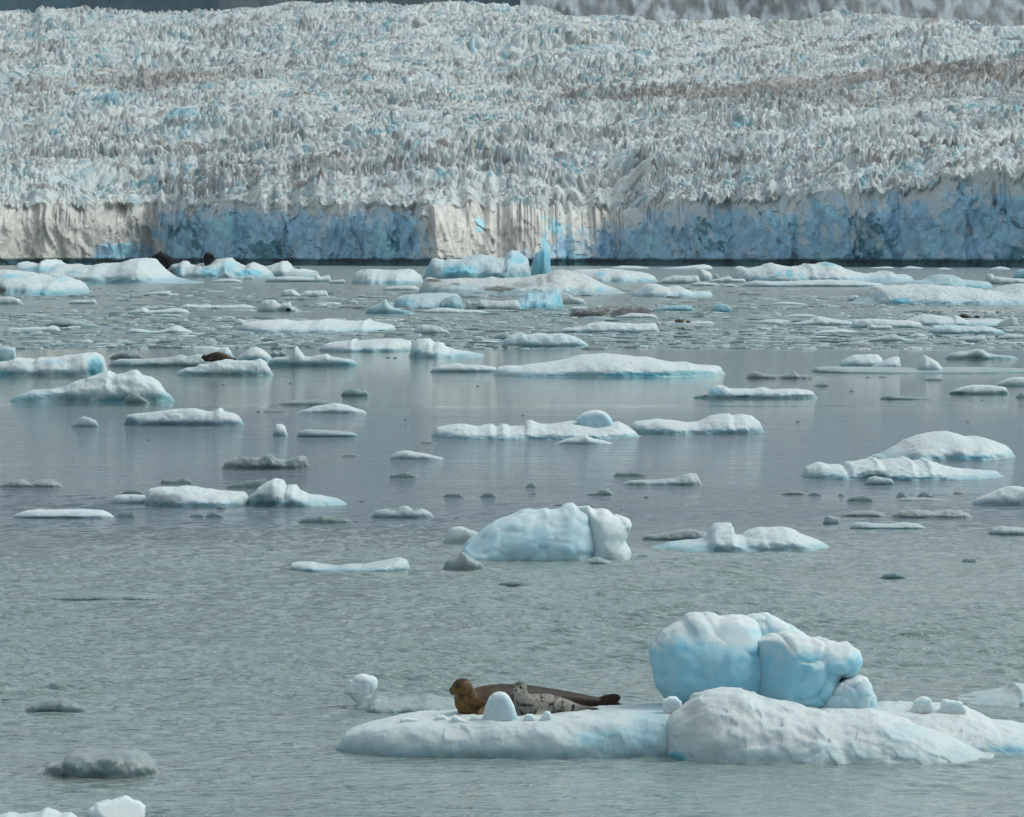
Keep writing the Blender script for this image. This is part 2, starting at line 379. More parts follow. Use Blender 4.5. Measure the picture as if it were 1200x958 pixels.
rib = np.abs(noise2(xc / 6.5 + (.10 * noise2(xc / 30, 0 * xc, 54) + .02) * ZC + .5 * w1, ZC / 42, 57)); rib2 = np.abs(noise2(xc / 2.4 + .22 * noise2(xc / 22, 0 * xc, 53) * ZC + .4 * w2, ZC / 22, 56))
rw_ = np.interp(px, [-140, 480, 760, 1340], [5.5, 5.5, 3.2, 3.2])[None, :]
disp = -6.0 * fbm2(xc / 16, ZC / 46, 4, 63) + rw_ * rib + 2.0 * rib2 + cox * (crb - .5) * 6 + coz * (cra - .5) * 3 + dox * (drb - .5) * 2.4 + doz * (dra - .5) * 1.2 + (eox * (era - .5) + eoz * (erb - .5)) * .8 + .35 * fbm2(xc / 1.2, ZC / 3, 3, 64)
disp = disp * sst(1.0, 0.94, tz) + 5.0 * sst(3.2, 1.2, ZC) * (0.6 + 0.6 * noise2(xc / 15, 0 * ZC, 65))      # melt notch at the waterline
YC = YC0 + disp
dtop = (YF[0] - YC[-1])[None, :]
YC = YC + dtop * sst(0.9, 1.0, tz)
XC = xc.copy()
pm1 = np.abs(px[900] - px[899]) / np.abs(xc[0, 900] - xc[0, 899])                  # pixels of the photograph per metre here
wpx = px[None, :] + (.8 * dox * 2.9 + .3 * cox * 7.5) * pm1 + 20 * fbm2(xc / 8 + .1 * ZC, ZC / 14, 4, 66); wz = ZC + doz * 5.0 + .5 * eoz * 2.2; wt = (wz + 1.5) / (Zt + 1.5)
bb = np.interp(wpx, [-140, 0, 120, 172, 212, 240, 252, 262, 270, 330, 345, 400, 478, 518, 560, 620, 660, 740, 760, 1000, 1340],
                    [.05, .05, .12, .16, .92, .95, .75, .55, .8, .9, .62, .70, .78, .22, .18, .34, .55, .62, .88, .96, .98])
low = np.interp(px, [-140, 480, 520, 620, 700, 750, 790, 1340], [0, 0, -.35, -.5, -.5, -.2, 0, 0])[None, :] * (wt - 0.30) * 1.4
left = np.interp(px, [100, 130, 160, 186], [0, .9, .9, 0])[None, :] * sst(0.5, 0.15, wt)
tri = np.abs(((xc / 13 + .8 * noise2(xc / 21, 0 * xc, 78)) % 1) - .5) * 2 * (.5 + noise2(xc / 17, 0 * xc, 79))
crust = 0.60 * sst(0.28, 0.80, dra * .35 + .30 * crb + .75 * fbm2(xc / 4 + 0.14 * ZC, ZC / 9, 5, 68, .6)) + 0.8 * sst(0.0, 0.16, wt - (0.80 - .42 * np.clip(tri, 0, 1)) + .10 * w2)
nb = sst(0.30, 0.62, bb + low + left + 0.22 * fbm2(xc / 6, ZC / 9, 4, 70))
crust = crust * np.interp(px, [150, 195, 460, 520], [1, .55, .6, 1])[None, :]
cr2 = sst(.25, .6, crust) * nb
clin = np.zeros(YC.shape + (3,))
cream = np.array((0.67, 0.645, 0.60)) * (1 + .10 * (era - .5) + .12 * (dra - .5))[..., None] * (1 + 0.22 * fbm2(xc / 2.2, ZC / 15, 4, 71)[..., None])
streak = sst(0.0, 0.6, fbm2(xc / 2.0 + 0.16 * ZC, ZC / 30, 4, 72))[..., None]
cream = cream * (1 - 0.5 * streak) + np.array((0.27, 0.25, 0.24)) * 0.5 * streak
slate = np.array((0.30, 0.53, 0.72)) * (1 + .28 * (dra - .5) + .30 * (era - .5))[..., None] * (1 + 0.34 * fbm2(xc / 4, ZC / 5, 4, 73)[..., None])
cyan = np.array((0.33, 0.66, 0.80))
cy_f = (sst(0.05, 0.45, fbm2(xc / 9, ZC / 12, 3, 74) + .5 * (drb - .5)) * (.35 + .65 * era))[..., None] * 0.8
def spot(lst):
    m = np.zeros(YC.shape)
    for (sx, sy, r1, r2) in lst:
        zz = -(sy - 311.0) / 3.0
        m = np.maximum(m, (.7 + .3 * erb) * sst(1.2, 0.7, np.sqrt(((wpx - sx) / r1) ** 2 + ((wz - zz) / (r2 / 3.0)) ** 2) + 0.45 * fbm2(xc / 3, ZC / 3, 3, 75)))
    return m[..., None]
bright = spot([(270, 258, 11, 18), (318, 248, 6, 8), (1026, 231, 11, 7), (655, 265, 22, 7), (648, 248, 8, 8), (566, 262, 8, 8), (762, 283, 8, 10), (145, 288, 14, 12), (640, 285, 14, 6), (455, 285, 14, 16), (1135, 215, 8, 6)])
teal = spot([(232, 252, 7, 12), (205, 265, 5, 12), (310, 292, 20, 14), (300, 285, 10, 8), (230, 285, 8, 8), (1025, 270, 9, 12), (1016, 296, 20, 10), (994, 303, 9, 6), (825, 270, 4, 18), (893, 240, 4, 8), (1135, 221, 8, 8), (1195, 300, 14, 10), (1168, 296, 4, 7), (1186, 258, 4, 5), (838, 290, 4, 4), (466, 280, 10, 10)])
ccol = slate * (1 - cy_f) + cyan * cy_f
ccol = cream * (1 - nb[..., None]) + ccol * nb[..., None]
ccol = ccol * (1 - .7 * cr2[..., None]) + np.array((0.68, 0.73, 0.75)) * .7 * cr2[..., None]
ccol = ccol * (1 - bright) + np.array((0.36, 0.74, 0.86)) * bright
ccol = ccol * (1 - teal) + np.array((0.012, 0.17, 0.23)) * teal
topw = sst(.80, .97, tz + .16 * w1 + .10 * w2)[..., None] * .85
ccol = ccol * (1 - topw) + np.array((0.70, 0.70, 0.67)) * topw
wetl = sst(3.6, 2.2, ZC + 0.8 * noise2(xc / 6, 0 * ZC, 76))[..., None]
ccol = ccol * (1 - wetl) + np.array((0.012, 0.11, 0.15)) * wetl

def vcol_material(name, scale, bump, rough=0.7):
    m, n, l, b = new_mat(name)
    at = node(n, 'ShaderNodeAttribute', attribute_name='albedo'); geo = n.new('ShaderNodeNewGeometry')
    n1 = node(n, 'ShaderNodeTexNoise', Scale=scale, Detail=5.0, Roughness=0.65); l.new(geo.outputs['Position'], n1.inputs['Vector'])
    f = mth(n, l, 'ADD', 0.72, mth(n, l, 'MULTIPLY', n1.outputs[0], 0.56))
    cmb = n.new('ShaderNodeCombineColor')
    for i in range(3): l.new(f, cmb.inputs[i])
    l.new(mixc(n, l, 1.0, at.outputs['Color'], cmb.outputs[0], 'MULTIPLY'), b.inputs['Base Color'])
    b.inputs['Roughness'].default_value = rough
    bp = node(n, 'ShaderNodeBump', Strength=bump, Distance=0.6); l.new(n1.outputs[0], bp.inputs['Height']); l.new(bp.outputs[0], b.inputs['Normal'])
    return m
glacier = bpy.data.objects.new('glacier', None); C.collection.objects.link(glacier)
tag(glacier, 'wide crevassed glacier ending in a blue and cream ice cliff across the fjord', 'glacier', kind='structure')
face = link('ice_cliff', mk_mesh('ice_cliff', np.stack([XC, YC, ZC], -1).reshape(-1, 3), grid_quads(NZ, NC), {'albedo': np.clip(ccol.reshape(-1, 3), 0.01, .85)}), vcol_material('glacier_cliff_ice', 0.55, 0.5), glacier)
ser = link('serac_field', mk_mesh('serac_field', np.stack([XF, YF, ZF], -1).reshape(-1, 3), grid_quads(NR, NC), {'ice': top_attr.reshape(-1, 3)}),
           ice_material('glacier_ice', 0.45, bump=0.5, dust=(0.24, 0.215, 0.195), white=(0.77, 0.785, 0.76), blue=(0.26, 0.54, 0.66), wet=(0.46, 0.53, 0.54)), glacier)

# ------------------------------------------------------------------ mountains behind the glacier
def hills(name, label, pxs, d0, d1, prof, colf, seed, nr=220, nc=420, mscale=0.06, rgh=9, gul=.2):
    p = np.linspace(pxs[0], pxs[1], nc)[None, :]; q = np.linspace(0, 1, nr)[:, None]
    Yh = d0 + (d1 - d0) * q + 0 * p; Xh = Xat(p, d0 + 0 * Yh) * (Yh / d0) ** 0.6
    zb, zt = prof
    Zh = zb + (zt - zb) * q ** 0.9 * (1 + 0.35 * fbm2(Xh / 420, Yh / 420, 4, seed)) + rgh * fbm2(Xh / (3.1 * rgh), Yh / (4 * rgh), 5, seed + 1) * sst(0, .08, q)
    rg = 1 - np.abs(noise2(Xh / (2.1 * rgh) + 0.3 * noise2(Xh / 50, Yh / 50, seed + 4), Yh / (9.5 * rgh), seed + 2)); Zh = Zh - gul * rgh * sst(0.75, 1, rg)
    col = colf(Xh, Yh, Zh, q)
    o = link(name, mk_mesh(name, np.stack([Xh, Yh, Zh], -1).reshape(-1, 3), grid_quads(nr, nc), {'albedo': np.clip(col, .004, .8).reshape(-1, 3)}), vcol_material(name + '_ground', mscale, 0.6, 0.95))
    tag(o, label, 'mountain', kind='structure'); return o
def forest(X, Y, Z, q):
    f = fbm2(X / 25, Y / 60, 4, 81)[..., None]; g = sst(0.15, 0.5, fbm2(X / 160, Y / 200, 4, 82))[..., None]
    c = np.array((0.003, 0.048, 0.078)) * (1 + 0.5 * f); return c * (1 - 0.55 * g) + np.array((0.10, 0.11, 0.12)) * 0.55 * g  # teal of the hazy distance put into the forest's own colour
def rock(X, Y, Z, q):
    f = fbm2(X / 14 + Z / 60, Y / 60, 5, 83)[..., None]; g = sst(-0.15, 0.3, fbm2(X / 9, Z / 14, 5, 84))[..., None]
    c = np.array((0.19, 0.20, 0.21)) * (1 + 0.5 * f); return c * (1 - g) + np.array((0.40, 0.46, 0.49)) * g
hills('mountain', 'dark forested mountainside behind the left half of the glacier', (-3200, 760), 4300, 7600, (-30, 1050), forest, 90, nc=1000)
hills('rocky_slope', 'grey brown rock and dirty ice slope above the right half of the glacier', (610, 3600), 3150, 3900, (-20, 420), rock, 95, nr=300, nc=1500, mscale=0.25, rgh=3.2, gul=.25)
# ------------------------------------------------------------------ drifting ice
def parse(s): return np.array([[float(v) for v in p.split(',')] for p in s.split()])
_seed = [100]
def mound_mesh(name, yb, pts, D=None, flat=0.0, blue=0.10, low=0.45, dirt=0.03, wet=0.06, rough=1.0, spots=(), dspots=(), wspots=(), Zmul=1.0, front=3.0, tilt=0.0, maxn=300, under=0.12):
    """a floating lump: its skyline runs along its middle, its plan is a rounded lens of true depth D, its foot goes below the water"""
    pts = parse(pts) if isinstance(pts, str) else np.asarray(pts, float)
    _seed[0] += 7; sd = _seed[0]
    xl, xr = pts[0, 0], pts[-1, 0]; wpx = xr - xl
    Yf = Yw(yb); wm = wpx / F * Yf
    ytop = pts[:, 1].min(); hpx = max(yb - ytop, 1.0)
    Dm = (0.45 if hpx > 4 else 0.35) * hpx / (F * CAM_H / Yf ** 2) * 2
    if D is None: D = min(0.55 * wm, Dm, 0.16 * Yf)
    D = max(D, 0.10 * wm if wpx < 60 else 0.25)
    Yc = Yf + D / 2
    nu = int(np.clip(wpx * 1.15, 14, maxn)); nv = int(np.clip(nu * 0.32, 16, 110))
    u = np.linspace(0, 1, nu); u = 0.5 - 0.5 * np.cos(u * math.pi) if wpx < 90 else u
    pxs = xl + wpx * u
    yo = np.interp(pxs, pts[:, 0], pts[:, 1])
    k = np.array([.25, .5, .25])
    if nu > 40: yo[1:-1] = np.convolve(yo, k, 'valid')
    Zr = P(pxs, yo, Yc)[:, 2] * Zmul
    zmax = max(Zr.max(), 0.03); Zr = np.maximum(Zr, 0.05 * zmax)
    ex = sst(0, 0.02 + 3.0 / max(wpx, 12), u) * sst(1, 0.98 - 3.0 / max(wpx, 12), u); Zr = Zr * (0.25 + 0.75 * ex)
    plan = (1 - np.abs(2 * u - 1) ** 3.0) ** 0.6
    v = np.sin(np.linspace(-1, 1, nv) * math.pi / 2)[:, None]
    X = Xat(pxs, Yc)[None, :] + 0 * v
    wob = 0.12 * noise2(X / (wm * 0.18 + 0.1), 0 * X + sd, sd) + 0.015 * noise2(X / (wm * 0.07 + 0.05), 0 * X + sd, sd + 1)
    Y = Yc + v * (D / 2) * np.maximum(plan[None, :] * (1 + wob), 0.02)
    a = front + 5 * flat; av = np.abs(v)
    pr = np.where(v < 0, (1 - av ** a) ** (0.75 - 0.25 * flat), (1 - av ** (a + 1)) ** 0.7)
    if tilt: pr = pr * (1 - tilt * np.clip(-v, 0, 1))
    S = zmax * 0.75 + 0.02
    Z = Zr[None, :] * pr - 0.045 * zmax * (1 - pr)
    def gn(X, Y, Z):
        q = np.stack([X, Y, Z], -1); n = np.cross(np.gradient(q, axis=1), np.gradient(q, axis=0)); n /= np.linalg.norm(n, axis=-1, keepdims=True) + 1e-9
        return n * np.where(n[..., 2:3] * 1 + (-n[..., 1:2]) * .5 < 0, -1, 1)
    N = gn(X, Y, Z)
    n = fbm3(X / S, Y / S, Z / (S * .8) + sd * 0.37, 4, sd); f1 = voro2(X / (S * 0.62) + 0.5 * n + Y / S * .4, Z / (S * 0.55) + Y / (S * .9) + .3 * n, sd + 3)
    lump = .8 * rough * zmax * (0.19 * n + 0.07 * (f1[0] - 0.42) + 0.10 * (f1[4] * (f1[2] - .5) + f1[5] * (f1[3] - .5)))
    lump = lump * np.minimum(1, .25 + Zr[None, :] / zmax) * (1 - 0.55 * flat) * np.where(np.clip(N[..., 2:3], 0, 1)[..., 0] > .9, .6, .9) * np.maximum(np.minimum(plan, 1), .0)[None, :] ** .5
    X = X + N[..., 0] * lump * .8; Z = Z + N[..., 2] * lump; Y = Y + N[..., 1] * np.clip(lump, -D * .12, D * .12)
    # undercut foot
    notch = under * min(D, 3 * zmax) * np.exp(-(np.clip(Z, 0, None) / (0.22 * zmax)) ** 2) * (v < 0)
    Y = Y + notch * (plan[None, :])
    rim = np.stack([X[0], Y[0] + 0.02, np.full(nu, -0.6 * zmax - 0.05)], -1)[None]; rim2 = np.stack([X[-1], Y[-1], np.full(nu, -0.6 * zmax - 0.05)], -1)[None]
    V = np.concatenate([rim, np.stack([X, Y, Z], -1), rim2]); V[:, :, 1] += 0.0
    zz = V[..., 2] / zmax
    A = np.zeros(V.shape)
    nn = fbm3(V[..., 0] / (0.6 * S), V[..., 1] / (0.5 * S), V[..., 2] / (0.4 * S), 3, sd + 9)
    A[..., 0] = blue + .85 * low * sst(0.42, 0.05, zz + 0.18 * nn); A[..., 1] = dirt * (0.4 + 1.5 * sst(-.2, .5, nn)); A[..., 2] = wet + 0.75 * low * sst(0.30, 0.0, zz + .12 * nn)  # dark foot: wet teal ice plus shadow painted in through the wet channel
    vp = P(0, 0, 1.0)  # noqa
    sx = PX(V[..., 0], V[..., 1]); sy = HOR + (CAM_H - V[..., 2]) * F / V[..., 1]
    for ch, lst in ((0, spots), (1, dspots), (2, wspots)):
        for q in lst:                           # bluer, dirtier or wetter places of this one lump, a few painted as shadow and reflection, given by where they lie on it
            qx, qy, rx, ry, st = q
            A[..., ch] = np.maximum(A[..., ch], st * sst(1.3, 0.5, np.sqrt(((sx - qx) / rx) ** 2 + ((sy - qy) / ry) ** 2) + 0.35 * nn))
    return mk_mesh(name, V.reshape(-1, 3), grid_quads(nv + 2, nu), {'ice': np.clip(A, 0, 1).reshape(-1, 3)}), Yf
def pick(Yf): return ICE_NEAR if Yf < 75 else (ICE_MID if Yf < 320 else ICE_FAR)
KINDS_ = {'b': ('iceberg', 'iceberg'), 'f': ('ice_floe', 'ice floe'), 'c': ('ice_chunk', 'ice chunk'), 'k': ('clear_ice_chunk', 'ice chunk')}
KW = {'k': dict(blue=0.0, low=0.05, wet=0.97, dirt=0.0, rough=1.3)}
GR = {'f': 'ice floes drifting on the fjord', 'b': 'icebergs drifting on the fjord', 'c': 'small white ice chunks afloat', 'k': 'dark clear ice chunks afloat'}
def B(kind, label, yb, pts, parts=(), **kw):
    nm, cat = KINDS_[kind]; mat = kw.pop('mat', None)
    a = dict(KW.get(kind, {})); a.update(kw)
    me, Yf = mound_mesh(nm, yb, pts, **a)
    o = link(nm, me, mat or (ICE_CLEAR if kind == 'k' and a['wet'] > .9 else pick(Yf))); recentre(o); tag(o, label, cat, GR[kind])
    for (pn, pyb, ppts, pkw) in parts:
        b2 = dict(KW.get(kind, {})); b2.update(pkw)
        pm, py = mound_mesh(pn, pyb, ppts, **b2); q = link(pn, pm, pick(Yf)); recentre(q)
        q.location = q.location - o.location; q.parent = o
    return o

def blob(name, poly, Y, T, res, mat, round_=0.5, shear=0.0, seed=0, blue=0.5, crust=0.5, rough=1.0, facet=1.0, dz=0.0, wet=0.0, cuts=()):
    """a solid block: outline in the upright plane at distance Y, thickness 2T, rounded over its whole depth, faceted and melted smooth"""
    poly = parse(poly); W = P(poly[:, 0], poly[:, 1], Y)[:, [0, 2]]; W[:, 1] += dz
    lo2, hi2 = W.min(0), W.max(0); H = hi2[1] - lo2[1]; wd = hi2[0] - lo2[0]; m = 0.08 * max(H, wd) + 2 * res
    c = (lo2 + hi2) / 2
    cells = [(np.cos(a) , np.sin(a)) for a in ()]
    def f(X, Yy, Z):
        x2 = X[:, 0, :]; z2 = Z[:, 0, :]
        d = np.full(x2.shape, 1e9); s = np.ones(x2.shape)
        n = len(W)
        for i in range(n):
            a = W[i]; b = W[(i + 1) % n]; e = b - a
            wx_, wz_ = x2 - a[0], z2 - a[1]; tt = np.clip((wx_ * e[0] + wz_ * e[1]) / (e @ e), 0, 1)
            d = np.minimum(d, (wx_ - e[0] * tt) ** 2 + (wz_ - e[1] * tt) ** 2)
            c1 = z2 >= a[1]; c2 = z2 < b[1]; c3 = e[0] * wz_ > e[1] * wx_
            fl = (c1 & c2 & c3) | (~c1 & ~c2 & ~c3); s = np.where(fl, -s, s)
        d2 = (np.sqrt(d) * s)[:, None, :]
        r = round_ * min(T, 0.5 * min(H, wd))
        yy = Yy - Y - shear * (Z - c[1])
        q1 = d2 + r; q2 = np.abs(yy) - T + r
        g = np.minimum(np.maximum(q1, q2), 0) + np.sqrt(np.maximum(q1, 0) ** 2 + np.maximum(q2, 0) ** 2) - r
        L = min(H, wd)
        g = g + rough * (0.050 * L * fbm3(X / (0.42 * L), Yy / (0.42 * L), Z / (0.42 * L), 3, seed))
        f1 = voro2(X / (0.36 * L) + 0.35 * Yy / L, Z / (0.34 * L) - 0.3 * Yy / L, seed + 5)
        g = g + facet * 0.07 * L * ((f1[4] * (f1[2] - .5) + f1[5] * (f1[3] - .5)) * 1.3 + 0.35 - 0.35 * sst(0, 0.35, f1[1] - f1[0])) * sst(0.1 * L, -0.05 * L, d2)
        for (nx_, ny_, nz_, off) in cuts:          # flat broken faces
            nv = np.array((nx_, ny_, nz_)); nv = nv / np.linalg.norm(nv)
            pl = (X - c[0]) * nv[0] + (Yy - Y) * nv[1] + (Z - c[1]) * nv[2] - off * L
            g = -smin(-g, -pl, 0.03 * L)
        return g
    V, Q = surface_nets(f, (lo2[0] - m, Y - T - abs(shear) * H / 2 - m, lo2[1] - m), (hi2[0] + m, Y + T + abs(shear) * H / 2 + m, hi2[1] + m), res)
    N = normals(V, Q)
    hgt = (V[:, 2] - lo2[1]) / H
    nn = fbm3(V[:, 0] / (0.25 * H), V[:, 1] / (0.25 * H), V[:, 2] / (0.25 * H), 4, seed + 20)
    A = np.zeros(V.shape)
    A[:, 0] = np.clip(blue * (1 - crust * sst(0.50, 0.98, 0.75 * hgt + 0.30 * np.clip(N[:, 2], 0, 1) + 0.22 * nn)), 0, 1); A[:, 2] = wet  # weathered white over blue ice; lit tops and shaded undersides painted in as well
    return mk_mesh(name, V, Q, {'ice': A})
# ---- far rank, under the glacier front
B('b', 'long white and pale blue ice mass with three low peaks under the left cliff', 333, '15,318 21,314 29,307 38,309 47,311 54,309.5 61,304 67,309 72,311 80,310 95,312 118,312 125,309 140,309 150,308 160,304 176,303 178,308 182,312 188,317 200,325 215,329 240,331', D=60, flat=.4, spots=[(45,316,26,4,.6),(85,319,10,3,.5),(115,333,20,3,.9)])
B('b', 'broad white mound at the left edge with a teal foot and brown spot', 346, '-10,316 0,316 15,317 25,319 35,321 45,322 55,325 65,326 75,325 85,328 92,332 98,337 104,342', D=40, low=.5, spots=[(14,324,16,3,.7),(73,328,8,3,.5),(55,345,28,2.5,1)], dspots=[(2,341,6,5,.9)])  # first blue spot paints the shadow in the hollow
B('c', 'small white floe on the left edge just below the broad white mound', 357, '-8,349 5,348 14,348 20,350 28,354')
B('b', 'jumbled white and blue ice pile holding two black boulders', 326, '196,318 204,310 210,309 218,306 223,311 232,312 238,309 243,310 255,305 262,304 270,302.5 275,307 280,310 290,313 297,308 304,311 310,314 318,319 322,322', D=45, rough=1.3, spots=[(210,318,6,6,.8),(246,320,14,6,.8),(268,312,12,8,.55),(292,320,20,5,.85)], dspots=[(196,316,9,7,.6)])
B('f', 'thin white sliver in front of the jumbled pile with boulders', 331, '247,330 262,327 275,327 285,330')
B('c', 'tiny white ice lump right of the thin sliver below the jumbled pile', 327.5, '285,326 290,323.5 297,324 299,327')
B('f', 'flat white floe with a sharp peak and one small dark stone', 325, '298,315 310,313 320,311 331,307 334,305.5 338,309 341,315 350,315 360,316 373,319 375,323', D=40, flat=.4, spots=[(306,322,16,4,.85)], dspots=[(345,320,28,2,.3)])
B('f', 'long low white floe ending in two round knobs on its right', 331, '310,328 320,325 340,324 370,325.5 372,321 376,325 383,323 386,322.5 390,328', flat=.4)
B('f', 'thin white splinter alone right of the two knobbed floe', 332.5, '384,331 390,329 404,327.5 406,331')
B('f', 'white floe of two flat humps joined by a low saddle', 348.5, '328,341 335,339.5 343,339 348,343 352,346 358,341 365,341 375,340.5 384,341 386,346')
B('b', 'rounded white lump with two dark stones along its right foot', 366, '301,361 306,355 312,351 320,352 326,356 330,357 333,354 336,356 340,353 342,360 354,364', dspots=[(330,362,6,2,.6)])
B('b', 'bright white rounded floe left of the big blue faced iceberg', 333.5, '413,321 424,317 430,316 440,316 450,317 463,317 475,316 483,316 488,320 493,323 497,328', D=40, spots=[(465,332,25,2.5,.7)])
B('f', 'thin pale floe in front of the bright white rounded floe', 340.5, '448,338 455,336.5 470,335 485,335 492,338.5')
B('b', 'big blue faced iceberg with a white rounded back before the cliff', 328, '495,323 502,312 507,305 511,303 518,304.5 520,306 528,304 535,305 545,304 555,301 565,300 573,302 585,304 592,303 595,298 600,294 605,295 612,299 618,304 621,309 623,323', D=40, blue=.25, rough=1.2, spots=[(535,318,24,9,.9),(503,318,6,10,.75),(548,318,16,8,.8),(606,304,12,7,.75),(597,314,7,4,.5)], wspots=[(588,323,14,4,.8)])
B('b', 'upright bright blue ice pillar beside the big blue faced iceberg', 325, '621,322 622,311 626,303 632,297 638,292.5 643,293.5 649,297 649.5,310 649,318 646,323', D=14, blue=.85, low=.1, front=5, spots=[(637,306,14,12,.95)])
B('b', 'long pinkish white iceberg with brown dirt streaks before the blue pillar', 346, '491,337 494,330 502,326 515,328 540,327 560,328 575,326 590,327 610,327 625,324 640,322 648,318.5 656,317 665,318 680,321 690,325 700,330 705,333 715,336 725,340 735,345', D=60, blue=.03, dirt=.14, dspots=[(508,329,10,2.5,.9),(534,333,6,1.6,.8),(585,339,20,4,.85),(612,334,14,4,.5),(632,330,5,8,.5),(643,327,4,6,.5)], spots=[(703,340,6,4,.7),(540,336,24,4,.25)])
B('f', 'long white floe with blue patches behind the dirt streaked iceberg', 331, '664,319 680,316 700,316 710,315 725,316 740,318 755,320 762,322 771,326', D=40, spots=[(704,322,8,4,.7),(757,330,12,4,.7),(735,328,14,3,.5)])
B('f', 'low white floe tapering left from the square white block', 333, '768,332 780,326 790,323 810,323.5 818,323 822,328')
B('c', 'square tilted white block of ice standing on the water', 329.5, '815,327 818,320 820,315 826,317 833,321 835,324 835,327', D=14, front=5)
B('c', 'small round ice lump close right of the square white block', 327, '835,325 839,320.5 843,324')
B('f', 'low lumpy white ice right of the square white block', 331.5, '830,330 840,327 850,325 855,323 858,327 865,327 873,327 875,330', rough=1.5)
B('f', 'thin white strip in front of the square white block', 335.5, '808,333 820,330.5 843,332.5')
B('f', 'short thin strip right of the strip under the square block', 336.5, '845,335.5 855,333 865,335.5')
B('b', 'long jagged white berg with blue stripes before the right cliff', 331, '855,322 857,316 862,314 868,312.5 875,315 885,314 893,312 897,310 903,309 910,311 920,312.5 930,313 940,312 945,309 950,311 960,310 965,308 972,308.5 980,312 985,315 1000,319 1010,321 1020,321 1030,320 1035,318 1042,318.5 1043,322 1060,322 1072,326', D=50, spots=[(925,321,5,5,.85),(912,321,5,5,.6),(970,310,10,2.5,.8),(938,322,4,4,.5),(1050,327,12,3,.5)])
B('f', 'long white shelf along the foot of the long jagged berg', 336.5, '868,333 885,329 900,330 925,330 940,329 970,328 1000,329 1037,333', flat=.4)
B('f', 'thin white line of ice against the cliff foot, right of the blue pillar', 315, '713,314 730,311.5 748,312 762,314', D=20)
B('f', 'thin pale ice line at the cliff foot above the square block', 315.5, '773,315 800,312.5 815,311 825,310 834,312 836,315', D=20)
B('f', 'thin ice line at the cliff foot, above the right tail of the jagged berg', 314.5, '1018,314 1040,312.5 1049,314', D=18)
B('f', 'thin bright ice line at the cliff foot above the back right floe', 315, '1056,314.5 1066,312 1082,314', D=18)
B('f', 'faintest thin ice line at the cliff foot, second from the right edge', 316, '1098,315.5 1106,313.8 1116,315.5', D=18)
B('f', 'thin ice line at the cliff foot, last before the right edge', 316, '1160,315 1172,312.5 1184,315', D=18)
B('b', 'pale greenish low ice behind the big white right hand berg', 338.5, '1056,336 1070,330 1085,328 1095,323 1105,322 1117,324 1125,328 1140,329 1155,330 1161,334 1163,338', D=30, blue=.35, wet=.2)
B('b', 'big bumpy white berg running out of the right edge with cyan hollow', 358, '995,357 1008,353 1016,349 1019,343 1025,337 1040,336 1060,335.5 1080,334 1100,335.5 1120,336.5 1140,338 1150,341 1160,343 1170,341 1180,337 1190,334 1200,333 1220,333', D=50, rough=1.3, spots=[(1056,353,14,4,1),(1030,346,10,3,.5),(1100,352,40,4,.2)])
B('c', 'small pale knob at the left end of the big bumpy berg', 353, '991,351 996,347 1003,346.5 1010,350')
B('f', 'white lumpy floe above the right end of the big bumpy berg', 333.5, '1152,328 1156,322.5 1160,321 1164,324 1180,326 1195,327 1210,329', wet=.15)
B('c', 'teal ice lump cut by the right edge near the cliff', 326.5, '1186,323 1192,317 1198,316 1212,317', blue=.6)
# ---- second rank
B('f', 'wide pale floe with teal hollow and dark rounded hump', 362, '461,358 464,351 467,348 480,345.5 500,344 520,343.5 535,345 540,350 544,356', D=28, wet=.2, blue=.25, parts=[('ice_hump', 362, '512,360 516,354 524,349 532,346.5 539,349 543,356 545,360', dict(wet=.45, blue=.45, D=8))], spots=[(476,355,16,6,.75),(500,360,16,4,.4)])
B('f', 'white low floe with a brown spot right of the dark humped floe', 364, '544,357 548,352 553,355 560,354 563,351 575,353 590,353 605,352 610,355 612,362', dspots=[(563,361,5,2.5,.9),(555,357,5,2,.5)], wet=.15)
B('f', 'pale cyan floe with spiky crest left of the teal hollow floe', 368, '428,363 440,358 448,354 452,351 456,357 462,361 475,364 490,367', blue=.35, wet=.2)
B('f', 'thin white strip along the front of the teal hollow floe', 367, '494,365 510,361.5 525,361 540,363 560,363.5 573,366')
B('b', 'spiky cyan iceberg with ragged crest in the centre of the far ice', 363, '584,360 592,357 600,355 606,354 610,350 616,349 617,343 625,346 635,344 645,340 653,337.5 656,342 658,350 661,359', D=18, blue=.5, rough=1.4, spots=[(652,352,7,9,.9),(622,346,8,4,.7)])
B('c', 'small pinkish white floe right of the spiky cyan iceberg', 356.5, '658,353 662,348 668,346 672,349 680,349.5 687,354', dirt=.08)
B('b', 'white three humped iceberg with blue left flank, right of centre', 348.5, '738,346 746,341 755,335 760,333 768,333 775,335 783,337 790,335.5 797,336 803,339 812,342 820,341.5 832,341.5 836,346', D=26, spots=[(758,341,9,5,.5),(790,347,20,2,.4)])
B('b', 'brown black dirt covered iceberg with a pale left tip', 372, '667,365 674,362 690,362 700,361 715,359.5 730,360 740,360 750,360 760,363 769,368', D=16, blue=0, low=0, dirt=.9, wet=.35, mat=ICE_DIRTY, dspots=[(690,369,22,4,1),(735,366,22,5,.95),(755,364,12,6,1)])
B('f', 'white ice strip lying against the front of the dirty iceberg', 373, '722,371.5 740,367 750,367.5 765,368.5 772,372')
B('f', 'thin white wedge behind the left tip of the dirty iceberg', 365, '666,362 672,359.5 685,360 694,363')
B('c', 'domed teal ice lump alone right of the dirty iceberg', 366, '831,364 838,358 845,356 852,357 858,363', blue=.6)
B('f', 'flat teal ice slab behind the right end of the dirty iceberg', 364.5, '766,363 780,358.5 800,357.5 812,359 814,363', blue=.55, wet=.2)
B('f', 'thin white sliver carrying two small dark brown lumps', 380, '774,379 790,376.5 808,377.5 830,376.5 838,378.5')
